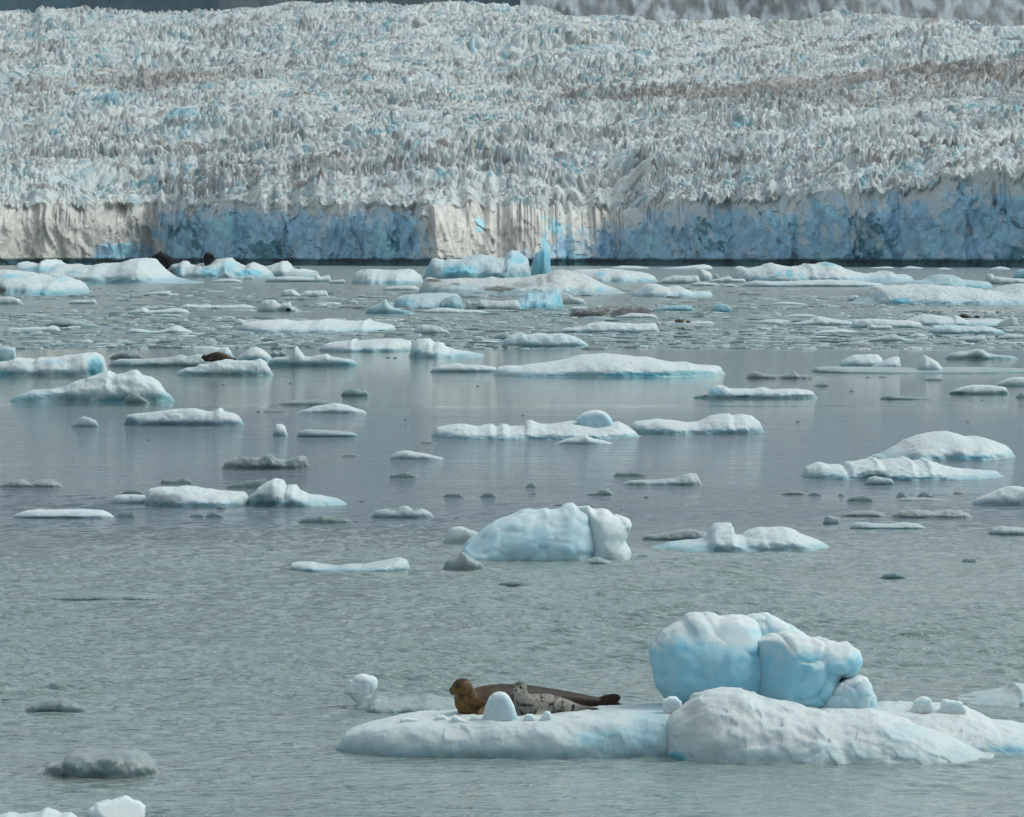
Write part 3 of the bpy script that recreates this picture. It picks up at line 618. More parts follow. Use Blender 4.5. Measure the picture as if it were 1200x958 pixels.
B('f', 'white floe with dirty left end below the dirt covered iceberg', 391, '653,388 665,384 680,384 690,380 700,378 705,377 715,378 730,379 745,380 755,379 768,379 773,384 774,388', dspots=[(668,390,10,2.5,.6)])
B('f', 'thick white floe on the edge of the calm water, centre', 407.5, '586,403 592,397 600,393 612,390 617,393 630,391 645,392 657,391 668,393 678,397 685,401 691,405', blue=.2, spots=[(592,402,8,5,.4)])
B('f', 'long white wavy floe left of centre among the brash ice', 389.5, '280,382 288,378 300,377 315,376 330,375.5 345,378 360,377 370,377 380,374.5 387,375 400,377 415,377.5 425,377 430,375 436,378 450,380 460,381 465,385', D=22, flat=.3)
B('c', 'small white floe touching the left end of the long wavy floe', 382, '273,377 281,374 288,377 297,381')
B('c', 'pinkish bumpy lump between the two long white floes', 392, '483,389 490,383 497,381 505,381.5 515,383 520,386 528,389', dirt=.08, wet=.15)
B('c', 'faint pale lump above the pinkish bumpy lump', 377.5, '498,377 508,373 522,376', wet=.4)
B('f', 'white floe with a grey shaded underside left of the ragged lobe', 413, '374,407 385,402 400,401 410,400 415,397.5 418,400 435,399 450,398 465,397.5 480,400 486,404', D=10, flat=.5, wet=.12)
B('b', 'ragged white lobe with a dark blue reflection at the calm water edge', 420, '479,415 483,405 490,399 497,397.5 503,398 508,403 515,402 520,405 527,409 535,411 550,413 568,416', D=9, rough=1.4, spots=[(487,414,10,8,.5),(490,419,10,4,.8)], wspots=[(487,416,9,6,.5)])  # dark blue at the left foot is its reflection, painted onto the ice
B('c', 'small rounded pale lump left of the thick white floe', 400.5, '552,398.5 557,394.5 565,395 569,399.5', wet=.25)
B('f', 'grey thin floe behind the left end of the thick white floe', 398, '570,397 585,391.5 593,388.5 599,392', wet=.45)
B('f', 'pale floe with one peak in the right hand brash ice', 382, '926,379.5 945,376 952,374 958,371 965,372 975,374 990,376 1002,378')
B('f', 'long white floe behind the one with two round lumps, right', 385, '996,378 1010,374.5 1020,373.5 1040,375 1065,376 1082,379')
B('f', 'short white floe left of the one peaked pale floe', 380.5, '897,379 908,375.5 922,379')
B('f', 'thin long pale floe under the one peaked floe', 391, '948,390 975,386.5 985,385.5 1000,388 1012,390')
B('c', 'white round lump in front of the long right floe', 386.5, '1014,385.5 1020,379.5 1026,382 1043,381.5 1048,386')
B('f', 'greyish floe with a soft peak near the calm water edge, right', 401, '1016,399 1030,395 1040,393 1046,391 1055,395 1068,399', wet=.3)
B('f', 'thin white line of ice above the one peaked floe, right', 371.5, '915,371 930,368.5 950,368.5 958,370.5')
B('f', 'broken white line of ice left of the big bumpy berg', 357.5, '903,356 915,354 930,354.5 946,356.5')
B('f', 'white floe on which two dark seals lie, right side', 382, '1050,380 1062,376 1070,373 1078,370 1090,369 1105,371 1113,372 1115,368 1120,370 1130,375.5 1145,375 1160,374 1175,375 1182,379', D=9)
B('c', 'white lump behind the floe of the two dark seals', 373, '1151,372 1155,366 1165,365 1169,371')
B('c', 'rounded pale lump at the right end of the two seal floe', 384, '1166,383 1176,374.5 1185,371 1192,374 1195,380', wet=.15)
B('f', 'pale blue white floe in front of the two seal floe', 392, '1085,388 1095,383 1110,381.5 1125,382 1140,383 1152,381.5 1165,385 1178,389', blue=.25)
B('f', 'short white floe left below the pale blue white floe', 396.5, '1062,395 1075,390.5 1088,394')
B('f', 'grey white floe at the calm water edge, far right', 401.5, '1111,400 1125,394.5 1140,395 1150,392.5 1158,399', wet=.25)
B('f', 'white floe by the right edge above the calm water', 398, '1166,396 1180,391.5 1192,392 1210,394', wet=.2)
B('f', 'thin bright floe at the left, above the pale calm water', 388.5, '6,387 20,384.5 40,383.5 55,383.5 62,381.5 68,383 72,387')
B('f', 'faint translucent floe above the thin bright left floe', 383.5, '52,380 70,373 85,374.5 100,378 118,382', wet=.5)
B('f', 'small flat white floe below the broad left white mound', 356.5, '80,354 90,352 104,352 112,350.5 114,354')
B('f', 'long thin white floe with a small bump, left far water', 368, '148,366 165,362 168,360 175,364 190,363.5 205,361 215,362 224,365.5')
B('f', 'very long thin white floe under the humped two part floe', 361.5, '206,361 220,356.5 235,358 250,358 270,358 285,357 299,359')
B('f', 'small white wedge alone below the pile with boulders', 346.5, '168,344.5 185,342 198,341 203,345')
B('f', 'low white floe of two swells above the left teal ended berg', 391, '146,389.5 155,385.5 165,386 176,388 186,388 195,386 203,382 210,382 218,386 228,389')
B('f', 'dark edged flat ice strip left of the long thin bumped floe', 367.5, '124,367 135,365 150,366', wet=.7)
B('c', 'tiny white ice bit on open water right of the domed teal lump', 363, '876,362 882,359.5 890,362')
B('f', 'thin pale floe right of the white sliver with brown lumps', 379, '884,377 905,374.5 925,375.5')
# ---- third rank, on the calm water
B('b', 'square pale cyan ice block at the left edge above the teal ended floe', 424, '-12,408 0,407 18,408.5 19.5,416 20,423', blue=.3, front=6)
B('b', 'long white floe at the left whose right end is a dark teal face', 441.5, '-12,432 0,425 10,424 20,420 30,421 42,423 48,419 55,420 70,419 85,417 95,415 100,413.5 112,413 118,416 124,422 127,430', D=4.5, flat=.2, low=.3, spots=[(112,432,11,14,1),(60,424,20,3,.4),(5,438,14,4,.8)], wspots=[(112,434,10,12,.75)])
B('f', 'grey bottomed flat floe reaching from the teal face to the seal', 430, '127,425 140,421 170,421 200,419 212,416 220,418 232,415.5 245,418 258,422 262,427', flat=.4, wet=.35)
B('k', 'faint grey low lump above the grey bottomed flat floe', 420.5, '128,418.5 140,413.5 150,412.5 163,415 172,419.5', wet=.82)
B('b', 'big white berg at the left with a dark grey ice lump at its front right', 471.5, '10,468 25,463 40,458 60,456 75,454 88,448 95,446.5 102,445 105,442 115,439 128,435 131,438 135,440 150,437.5 160,434 168,439 178,444 184,447 188,453 195,460 200,462 205,467', rough=1.1, low=.5,
  parts=[('ice_lump', 473, '144,471 150,464 157,460.5 163,463 170,468 176,472', dict(wet=.75, low=.1)), ('ice_knob', 452, '102,451 105,444 115,439 128,434.5 131,440 133,450', dict(rough=1.4))], spots=[(130,470,18,2.5,.9)])
B('f', 'white floe in front of the lone seal, with a bumpy left half', 440.5, '205,438.5 215,433 220,431 230,430 235,427 247,427 255,423 265,422 280,423 295,423 305,421 311,424 315,431 321,438', rough=1.2, front=4, spots=[(293,437,14,4,.55)])
B('c', 'white knob right behind the lone seal', 419, '252,414 258,408 265,406.5 270,411 274,417', D=1.2)
B('c', 'white pointed lump with a cyan foot to the right of the lone seal', 423, '277,420 287,413 295,408 300,406 308,410 316,417 320,421', D=2, spots=[(296,421,14,2.5,.8)])
B('f', 'flat pale floe carrying one upright white fin', 429.5, '312,424 320,420 330,419 342,418 344,410 347,405.5 351,410 356,417.5 365,418.5 383,415 387,418 410,421 421,426', flat=.3, low=.6, wet=.15, rough=.8)
B('c', 'small grey lump left of the white fin, nearer the lone seal', 417, '316,416 321,411.5 326,413 328,416.5', wet=.4)
B('c', 'small grey lump left of the white fin, nearer the fin', 417, '326 ,417'.replace(' ','') + ' 329,411.5 333,412.5 336,417', wet=.4)
B('f', 'flat white floe whose right end touches the long teal footed floe', 436.5, '503,435 508,431 515,429 525,428 535,426 545,428 560,428 578,430 586,434', flat=.3)
B('f', 'longest white floe on the pale calm water, with a bright teal foot', 442.5, '575,439.5 583,431 595,429 610,430 622,428 640,426 655,424 670,420 680,417 700,416 710,415.5 730,417 745,419 760,420 775,423 790,426 805,425 815,428 830,428.5 845,429.5 850,435', D=10, low=.3, rough=.8, flat=.2, spots=[(745,439.5,60,3.5,1),(650,441,50,1.5,.7),(810,438,35,4,.7)], wspots=[(800,438,40,4,.5)])
B('k', 'thin grey floe with one white bump right of the longest white floe', 444, '873,441 880,436.5 885,435.5 895,438.5 915,439.5 925,437 930,435 935,438.5 955,440.5 967,442.5', wet=.77, dspots=[])
B('f', 'pale floe with a blue dome at its left, on the calm water edge', 467.5, '811,465 822,463 829,459 834,454 840,452 848,452 855,456 870,456 885,456 892,454 905,457 930,456 945,457 952,459 958,463', flat=.3, spots=[(840,460,12,6,.55)], wspots=[(820,465,12,3,.8),(870,465,10,2,.8),(940,464,20,2,.6)])
B('f', 'long grey white slab carrying three white lumps, right side', 438, '948,436.5 954,430 960,431 975,430 990,431 1010,431 1040,431.5 1060,432 1080,433 1105,432.5 1120,431.5 1150,431.5 1180,432 1215,433', D=7, flat=.3, wet=.6, rough=1.2)
B('c', 'rounded white lump, left one on the long grey white slab', 430, '982,428 990,421 1000,416.5 1015,416 1027,415.5 1032,419 1037,427', D=2.5)
B('c', 'white wedge rising to the right, middle one on the long slab', 432, '1020,430.5 1035,423 1045,419 1055,417.5 1057,420 1056,430', D=2.2)
B('c', 'white lump with a steep left side, right one on the long slab', 436.8, '1073,432 1076,424 1079,419 1083,416.5 1090,420 1098,424 1102,430 1107,435', D=2.0)
B('f', 'grey white floe with a dark rounded middle, upper right calm water', 421.5, '1108,416 1120,413 1133,412 1142,409.5 1150,409 1155,413 1165,416 1180,417 1193,419', wet=.3, wspots=[(1143,417,12,5,.85)])
B('f', 'flat white floe with a grey rim near the right edge', 462.5, '1111,460 1125,454.5 1140,451.5 1160,451.5 1178,454 1183,460', flat=.4, wspots=[(1120,461,14,3,.8),(1175,461,10,3,.6)])
B('f', 'pale dome of ice at the right edge above the flat grey rimmed floe', 453, '1166,451 1180,444 1190,442 1213,443')
B('k', 'dull blue grey flat ice below the steep sided lump, right', 468.5, '1030,466.5 1040,463.5 1060,464.5 1095,467', wet=.82, blue=.15)
B('k', 'narrow dark grey ice bar under the steep sided white lump', 446, '1083,445 1090,443 1100,443.3 1108,445')
B('k', 'dark ice chunk at the right edge beside the grey rimmed floe', 466.5, '1190,464.5 1194,461.5 1198,460 1201,462 1206,465')
B('k', 'dark winged looking ice scrap right of the blue domed floe', 453, '954,451.8 960,450 964,448.8 968,450 974,451.8')
B('k', 'tiny dark ice scrap, between the winged scrap and the dull blue ice', 459, '995,458.2 998,457 1002,458.2')
B('k', 'dull blue grey oval lump alone on the calm water, left of centre', 464.5, '399,462 404,458 410,456 418,456 423,458 427,457 431,459 433,462', wet=.75, blue=.25)
B('f', 'white low floe pointed at both ends, left of centre', 485, '346,483.5 365,478 380,474.5 395,473 405,475 415,478 430,482.5', low=.15, dirt=.06)
B('k', 'thin grey floe just above the white floe pointed at both ends', 474.5, '324,473 345,469.5 370,468.5 397,472.5', wet=.77)
B('c', 'pinkish ice knob standing alone on the water, left of centre', 511, '319,508.5 321.5,503 322,499 325,497 330,497.5 333.5,500 335,505 338,509', D=.9, front=5, dirt=.05)
B('f', 'thin grey white floe right of the pinkish ice knob', 512.5, '347,509.5 352,505 360,503.5 390,505 410,506.5 420,510', wet=.45, flat=.3)
B('k', 'dark flat ice streak left of the white floe pointed at both ends', 483, '308,482 318,481 330,481 339,482')
B('k', 'dark speck of ice touching the left end of the dark flat streak', 482.8, '300,482.2 303,481 306,482.2')
B('c', 'small pale ice lump below the big white left berg', 500.5, '82,499 90,495 94,490 97,488.5 104,489.5 112,493 116,499', wet=.3)
B('f', 'pale white floe with a blunt grey left end, below the big left berg', 499.5, '144,497 146,490 150,486.5 160,485 175,484 190,482 205,480 220,479.5 230,479.5 243,483 250,482.5 258,478 262,482 275,485 286,492', flat=.2, wet=.12, wspots=[(152,494,10,6,.6)], spots=[(152,494,10,6,.5)])
B('f', 'white floe with a round cyan boulder on its right end, centre', 515.5, '505,510 508,501.5 520,500 535,498 545,498 560,501 575,498 582,502 590,498 598,501 615,500 618,495 622,494 630,497 640,499 655,497 670,495 680,496 700,499 712,497 725,494.5 735,500 745,506 752,513', D=4.5, wspots=[(530,513,30,2,.4)])
B('c', 'small white floe lying in front of the cyan boulder floe', 521, '650,520 665,514.5 680,509.5 688,509.5 690,513 705,516 718,519.5', low=.2)
B('f', 'white floe with two rounded humps on its right half, centre', 510, '736,502 740,497 745,494.5 755,493.5 772,492.5 790,494 805,496 818,496 825,493 835,488 845,486 853,485 858,488 868,486 880,488 888,493 894,498 896,505', D=3.6, flat=.2, wspots=[(770,506,30,4,.3)])
# ---- fourth rank
B('k', 'grey three lobed ice floe, left of centre', 550.5, '259,548 264,541 275,537 288,536 305,537 312,532.5 318,533 323,538 335,540 345,537 352,534 358,535 363,543', wet=.72, flat=.2)
B('k', 'dark ice scrap with one upright spike, left', 567.5, '188,566 190,558 192,562 205,563 214,560 222,562 227,566')
B('k', 'faint pale ice strip at the left edge, upper of the lower left group', 571.5, '-4,570 15,563 25,561.5 35,566 45,563 60,562 74,569', wet=.67)
B('f', 'white slab with a dark overhung left end, left side', 595, '169,583 172,576 176,573 190,571.5 205,572 215,571 228,572 240,574 255,576 270,577 285,577 294,584', D=2.4, flat=.2, wspots=[(193,587,24,9,.6)])
B('f', 'small white floe touching the overhung slab on its left', 590.5, '128,587 135,581 150,579.5 168,580 176,587', low=.15)
B('b', 'white berg with a dark wet foot and tail to the right, left side', 594.5, '287,588 292,581 298,577 305,570 313,565 322,561 330,565 335,573 338,570 344,569 350,575 360,580 375,582 395,585 407,590', D=2.0, wspots=[(308,587,22,9,.85),(350,593,18,2,.8)])
B('k', 'grey lump behind the join of two white floes, left', 579, '142,577.5 148,574.5 156,573.5 164,575 170,578')
B('k', 'dark slanted ice piece behind the right end of the overhung slab', 572.5, '264,570.5 275,567 290,563.5 300,562.5 312,560.5 316,566')
B('f', 'low white floe with a dark jagged end, near the left edge', 608, '13,604.5 30,599 45,597.5 60,598 75,597.5 100,597.5 120,598.5 134,605', flat=.3, low=.2, wspots=[(60,607,50,2,.6)])
B('k', 'dark jagged ice at the right end of the low white left floe', 606.5, '134,604.5 139,601 145,599 150,600 155,598 159,603')
B('k', 'thin dark ice strip on the water behind the low white left floe', 596.5, '10,595.8 20,594.6 30,595 45,594.6 62,595.8')
B('k', 'dark flat chunk, left one of a pair below the overhung slab', 606, '221,604.8 230,602.2 238,603 240,605')
B('k', 'dark peaked chunk, right one of a pair below the overhung slab', 606.5, '239,605 244,602 250,599.8 256,601.5 263,605')
B('k', 'tiny dark ice scrap above the dark pair below the overhung slab', 597, '250,596 257,592.6 265,594')
B('k', 'dark grey flat ice with a knob, below the white berg with a tail', 613.5, '349,611 358,606.5 370,604.5 378,603 385,605.5 405,607.5 414,611')
B('k', 'dark flat ice along the foot of the white berg with a tail', 600.5, '291,600 300,599 313,599.8')
B('f', 'grey white floe with dark top specks, left of the rounded iceberg', 607.5, '434,605 440,598.5 450,596.5 465,596.5 475,592.5 482,596.5 495,596.5 509,603', wet=.35, low=.2, wspots=[(462,597,8,2,.9),(487,597,6,3,.9)])
B('f', 'small whitish floe pointed to the right, centre left', 538.8, '456,536.5 460,533 466,529.5 475,528 490,530.5 505,533.5 521,537.5', low=.15, wet=.15)
B('k', 'thin dark ice streak left of the small whitish pointed floe', 534.8, '399,534.2 405,533 415,533 421,534.2')
B('k', 'thin dark ice streak below the left end of the cyan boulder floe', 519.3, '491,518.6 500,517.6 513,518.6')
B('k', 'dark fish shaped ice chunk, centre left', 560.3, '456,559 457,555.5 460,557 466,555.5 470,553.8 476,553 485,556 490,559')
B('k', 'dark oval ice chunk, left one of two above the rounded iceberg', 582.8, '519,581 525,577.8 538,578 544,581')
B('k', 'dark oval ice chunk, right one of two above the rounded iceberg', 583, '562,581.5 570,577.5 577,577.5 582,581.5')
B('k', 'dark grey flat plate behind the pinkish grey floe, centre right', 558.8, '718,557 725,553.5 740,553 755,553.5 759,557')
B('f', 'pinkish grey floe with a raised right end, centre right', 569.5, '727,567 740,563.5 770,562.5 790,560.5 800,557 808,555 816,556 823,565', wet=.3, dirt=.12, low=.1, wspots=[(745,567,16,3,.7)])
B('k', 'dark ice scrap left of the pale plate with a dark lump', 571.5, '615,570.2 622,566 633,565.6 635,568 628,570.5')
B('k', 'dark lump on a pale plate above the rounded iceberg', 580.8, '686,579.8 696,577 701,576 704,572.6 712,573.2 717,577 720,579.8', wet=.8)
B('k', 'speck of dark ice left of the pale plate with a dark lump', 579.3, '622,578.6 625,577.2 629,578.6')
B('k', 'tiny dark ice speck below the pinkish grey floe', 583.4, '754,582.6 758,581 761,582.6')
B('k', 'thin dark ice streak behind the top of the rounded iceberg, left one', 592.6, '647,592 655,590.3 665,590.3 672,592')
B('k', 'dark ragged ice behind the top of the rounded iceberg, right one', 594.5, '679,593.5 684,591 690,591.5 695,591 697,593.5')
B('f', 'low pinkish white floe behind the left foot of the rounded iceberg', 637, '517,635 522,630 525,624 527,621 531,618.5 540,618 550,621 562,624 568,630', dirt=.08, low=.15, wet=.1)
B('k', 'dark grey ice pyramid in front of the rounded iceberg', 668.5, '518,665 524,656 535,653.5 541,647 546,649.5 555,655 563,660 569,666', wet=.65, rough=1.1)
B('f', 'long thin floe with a white knob at its right end, left of centre', 671, '336,668.5 342,660 350,659.5 365,659.5 372,662 395,665 410,662.5 425,663 440,660 455,657 468,654 478,657 482,667', D=1.5, flat=.2, wet=.2, wspots=[(385,670,50,2,.7)], dirt=.05)
B('k', 'low grey ice hump on the open water below the dark grey pyramid', 687, '582,685 590,681.5 600,680.5 612,680.5 622,684.5', wet=.82)
B('k', 'grey low floe behind the floe with a square white horn', 634, '751,631.5 757,627.5 775,626 795,622.5 810,621 825,624 840,629', wet=.72, flat=.2)
B('f', 'white floe with a square white horn and a rounded right hump', 647.5, '762,646 768,642 775,640 785,636.5 800,635.5 815,634.5 830,632 833,621 836,616 842,614.5 850,614 857,614 858.5,622 862,628 872,629 880,624 890,620 905,619 920,619 925,620 935,625 945,629 960,634 975,641', D=2.6, wspots=[(790,643,25,3,.3)], spots=[(885,641,12,3,.45)])
B('k', 'tiny dark scrap in the gap right of the rounded iceberg', 653, '746,652.2 752,650.3 758,650 762,652.2')
B('b', 'large smooth white dome of ice at the right', 540.5, '1022,540 1032,535 1040,531 1055,524 1065,517 1080,511.5 1095,508.5 1110,506.5 1122,509 1135,513 1150,513 1165,517 1178,522 1187,531 1190,538', D=5.5, rough=.7, low=.35, spots=[(1135,537,40,4,.75)])
B('f', 'white ragged topped floe with a dark hollow, before the smooth dome', 563.5, '937,560 940,553 945,548 952,545 960,542.5 970,545 985,546 990,551 994,543 1005,541.5 1020,539.5 1024,537 1032,541 1040,540 1055,539 1063,537 1070,542 1080,541 1084,538 1095,543 1110,548 1130,551 1150,552 1168,552.5 1177,558', D=4, rough=1.2, wspots=[(1025,556,18,5,.8),(955,560,18,3,.4)])
B('c', 'small lump of ice against the dark hollow of the ragged topped floe', 568.5, '1012,566 1018,560.5 1025,558 1035,560 1045,561.5 1049,566', wet=.35)
B('b', 'rounded white berg cut by the right edge, below the smooth dome', 592.5, '1138,590 1144,585 1150,582 1165,577 1175,573 1185,570.5 1195,571 1215,572', low=.3)
B('k', 'dark flat ice chunk shaped like a saucer, below the ragged floe', 588.3, '992,585.5 1000,582.5 1015,580.5 1024,584.5')
B('k', 'dark chunk, left one of two on a grey plate, right', 583.5, '1050,582 1054,578 1059,577.5 1064,582')
B('k', 'dark peaked chunk, right one of two on a grey plate, right', 584, '1073,583 1079,578 1085,576.5 1090,578 1096,583')
B('k', 'dull grey plate under the two dark chunks, right', 586.8, '1047,585.8 1060,583.6 1085,583.4 1109,585.6', wet=.65)
B('k', 'tiny round dark ice chunk left of the two on a grey plate', 581.6, '982,580.6 986,578 990,580.6')
B('k', 'brownish flat ice chunk left of the dark saucer chunk', 581, '946,580 953,577 960,577.5 964,580', dirt=.4)
B('k', 'faint grey flat ice left of the brownish flat chunk', 580, '915,579 925,575.6 938,576 947,579', wet=.77)
B('k', 'small dark flat scrap below the tail of the ragged topped floe', 578.8, '1116,578.2 1121,576.7 1130,578.2')
B('k', 'grey smooth low ice back, left one of two in a row, right', 605.8, '983,604 1000,599.5 1012,598.5 1025,599 1040,604', wet=.7)
B('k', 'grey smooth low ice back with white tip, right one of two, right', 607.5, '1043,604.5 1055,599 1065,597.8 1085,598.5 1095,600.5 1110,597.5 1125,598.5 1140,604', wet=.65, wspots=[])
B('c', 'small greyish white lump left of the two smooth grey backs', 614.5, '964,612.5 967,606 970,604.5 977,606 983,607.5 986,612.5', wet=.45)
B('f', 'thin pale floe below the smooth grey ice backs', 620.5, '994,618.5 1002,613 1015,612.5 1025,614 1045,614.5 1060,612.5 1075,614 1086,618', wet=.3, flat=.2)
B('k', 'thin dark line of ice above the pinkish floe at the right edge', 616, '1120,615.4 1130,614 1145,613.9 1158,615.4')
B('f', 'pinkish grey floe at the right edge, lowest of the right group', 627.5, '1157,625 1163,619 1175,616.5 1182,618 1190,618 1215,620', wet=.3, dirt=.08)
B('k', 'small grey ice chunk alone under the right group of floes', 659.5, '1126,658.3 1132,654.2 1138,654.6 1143,653.8 1146,658.3')
B('k', 'dark teal rounded ice chunk alone on the open water, right', 678.8, '1031,677.3 1037,673 1050,671.4 1060,674 1063,677.3', wet=.9, blue=.3)
for i, (x, y, wd, lab) in enumerate([(728, 597, 6, 'tiny dark ice scrap off the upper right of the rounded iceberg'), (175, 515, 6, 'tiny dark scrap under the pale blunt ended floe'), (150, 514.5, 4, 'smallest dark scrap under the pale blunt ended floe'), (475, 491, 4, 'dark speck alone between the pointed floe and boulder floe'), (613, 486, 4, 'dark speck alone above the bumps of the boulder floe'),
        (424, 587, 10, 'thin dark scrap right of the white berg with a tail'), (536, 606, 11, 'thin dark scrap left above the rounded iceberg'), (470, 629, 11, 'thin dark scrap below the grey white floe with specks'), (181, 630, 18, 'thin grey scrap below the dark jagged end, left'), (248, 639, 7, 'tiny dark scrap right below the thin grey scrap, left'),
        (318, 644, 4, 'dark speck above the left end of the knobbed thin floe'), (574, 707, 20, 'flat dark scrap on the ripples above the brown seal, left one'), (595, 725, 16, 'flat dark scrap on the ripples above the brown seal, lower one'), (653, 727.5, 8, 'small dark scrap on the ripples above the grey pup'),
        (588, 750.5, 8, 'small dark scrap close above the brown seal'), (678, 750.5, 30, 'broken dark streak on the ripples above the grey pup'), (319, 795, 32, 'long dark scrap on the ripples at the left'), (285, 800, 16, 'short dark scrap left of the long dark scrap'), (131, 826, 16, 'dark scrap right of the dull grey lump at the left'), (7, 819, 14, 'dark scrap at the left edge above the dull grey lump'),
        (38, 872, 20, 'flat dark scrap above the dark clear ice lump, left one'), (134, 876, 14, 'dark scrap touching the far side of the dark clear ice lump'), (285, 880, 14, 'thin dark scrap on open water left of the seal floe'), (1113, 739, 12, 'thin dark scrap on open water right of the blue boulder'), (560, 452, 5, 'dark speck on calm water under the flat white floe'), (262, 450, 4, 'dark speck on calm water below the seal floe'), (340, 449, 4, 'dark speck on calm water below the fin floe'),
        (935, 494, 8, 'thin dark scrap left above the smooth white dome'), (1134, 494, 7, 'thin dark scrap right above the smooth white dome'), (1151, 468.5, 5, 'dark speck below the flat grey rimmed floe'), (1017, 441.5, 5, 'dark speck left below the long grey white slab'), (1034, 441.5, 11, 'thin dark scrap below the long grey white slab'), (455, 418.5, 6, 'dark speck left below the ragged white lobe'), (463, 419, 6, 'dark speck right beside the dark blue reflection')]):
    B('k', lab, y + 0.9, [[x - wd / 2, y + .6], [x - wd * .2, y - .35], [x + wd * .25, y - .15], [x + wd / 2, y + .6]])
# ---- foreground
B('k', 'long faint translucent ice strip awash in the ripples, left', 704, '42,702.5 60,698 90,695.5 120,694.5 150,695 180,697 208,702', wet=.8, D=1.0, flat=.4, blue=.05)
B('k', 'dull grey low ice lump in the ripples at the left', 835.5, '27,832 40,824 55,820.5 75,820.5 90,824.5 101,831', wet=.75)
B('b', 'dark clear lump of ice with a grey frosted top, lower left', 913.5, '49,906 52,899 58,895 68,893.5 74,893 77,885 85,881 100,879.5 118,881 140,879.5 155,880.5 168,884.5 175,889 182,898 187,907', D=1.0, wet=.68, blue=0, low=0, front=4, wspots=[(75,904,28,11,1),(120,902,50,12,.95),(165,906,22,7,.95)])
B('c', 'bumpy white ice cut by the bottom edge, lower left corner', 972, '-8,957 8,953 18,956 40,954 52,948.5 60,951 70,955 80,953.5 90,960 96,968', D=.7)
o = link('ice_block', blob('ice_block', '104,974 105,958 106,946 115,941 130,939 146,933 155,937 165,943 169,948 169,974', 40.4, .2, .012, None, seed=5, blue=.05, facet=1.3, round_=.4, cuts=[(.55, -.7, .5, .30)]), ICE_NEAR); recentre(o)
tag(o, 'faceted white ice block cut by the bottom edge, lower left', 'ice block', GR['c'])
B('f', 'low grey ice shelf with a white mushroom knob, behind the brown seal', 837, '415,834 418,827 430,824 440,819 455,822 475,821 490,820 500,817 515,821 530,823 548,829', D=1.5, flat=.2, wet=.62, low=.1, front=4, rough=1.9)
kp = bpy.context.scene.objects[-1]
# mushroom knob frozen to the grey shelf
sh = [o for o in C.objects if o.get('label', '').startswith('low grey ice shelf')][0]
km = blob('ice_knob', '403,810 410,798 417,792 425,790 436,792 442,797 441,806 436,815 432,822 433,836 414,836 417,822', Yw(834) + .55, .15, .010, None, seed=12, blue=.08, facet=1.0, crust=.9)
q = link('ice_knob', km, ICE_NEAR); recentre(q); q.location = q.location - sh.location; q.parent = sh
B('f', 'grey white low floe with one peak by the right edge, above the big floe', 829, '1122,826 1140,818.5 1160,815.5 1180,811 1186,808 1192,802.5 1200,804 1222,808', D=1.8, wet=.3, low=.2)
# round boulder on the floe in the middle distance
fl = [o for o in C.objects if o.get('label', '').startswith('white floe with a round cyan boulder')][0]
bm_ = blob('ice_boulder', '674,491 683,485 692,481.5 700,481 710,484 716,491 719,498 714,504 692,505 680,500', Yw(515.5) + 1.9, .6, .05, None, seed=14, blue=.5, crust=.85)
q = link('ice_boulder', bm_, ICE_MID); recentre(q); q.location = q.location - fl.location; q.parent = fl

# ---- rounded iceberg in the middle
mid = bpy.data.objects.new('iceberg', None); C.collection.objects.link(mid)
Ym = Yw(659); mid.location = (Xat(640, Ym + 1), Ym + 1, 0)
tag(mid, 'big rounded pale blue iceberg with a ridged white right end, mid water', 'iceberg', GR['b'])
def child(o, root): recentre(o); o.location = o.location - root.location; o.parent = root; return o
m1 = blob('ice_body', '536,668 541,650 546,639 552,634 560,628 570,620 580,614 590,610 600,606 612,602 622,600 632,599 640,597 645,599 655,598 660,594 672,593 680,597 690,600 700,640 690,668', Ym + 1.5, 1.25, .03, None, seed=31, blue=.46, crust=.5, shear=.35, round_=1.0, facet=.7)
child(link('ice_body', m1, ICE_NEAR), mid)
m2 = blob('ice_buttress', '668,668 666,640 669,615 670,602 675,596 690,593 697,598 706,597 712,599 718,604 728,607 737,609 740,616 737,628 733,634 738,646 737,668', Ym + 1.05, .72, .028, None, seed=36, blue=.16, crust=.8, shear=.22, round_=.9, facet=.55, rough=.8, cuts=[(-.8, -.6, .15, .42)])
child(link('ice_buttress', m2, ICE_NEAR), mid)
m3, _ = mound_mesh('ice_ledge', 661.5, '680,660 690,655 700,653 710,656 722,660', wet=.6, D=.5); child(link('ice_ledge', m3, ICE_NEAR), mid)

# ---- the near iceberg
hero = bpy.data.objects.new('iceberg', None); C.collection.objects.link(hero)
Yh = Yw(893); hero.location = (Xat(800, Yh + 1), Yh + 1, 0)
tag(hero, 'largest near iceberg, blue boulders piled on white ice beside the seals', 'iceberg', GR['b'])
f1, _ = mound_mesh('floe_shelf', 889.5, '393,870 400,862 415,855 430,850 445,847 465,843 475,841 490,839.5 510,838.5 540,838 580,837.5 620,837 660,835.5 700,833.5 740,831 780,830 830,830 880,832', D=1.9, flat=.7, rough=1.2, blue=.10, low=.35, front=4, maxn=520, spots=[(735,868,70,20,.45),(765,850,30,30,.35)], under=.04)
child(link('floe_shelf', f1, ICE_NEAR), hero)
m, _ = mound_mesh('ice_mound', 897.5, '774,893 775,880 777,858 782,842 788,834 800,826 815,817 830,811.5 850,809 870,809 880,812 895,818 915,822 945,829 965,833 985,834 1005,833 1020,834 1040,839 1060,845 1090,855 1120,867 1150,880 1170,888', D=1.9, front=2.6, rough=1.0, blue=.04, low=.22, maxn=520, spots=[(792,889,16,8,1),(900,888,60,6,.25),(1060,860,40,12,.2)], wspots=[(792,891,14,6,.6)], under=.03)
child(link('ice_mound', m, ICE_NEAR), hero)
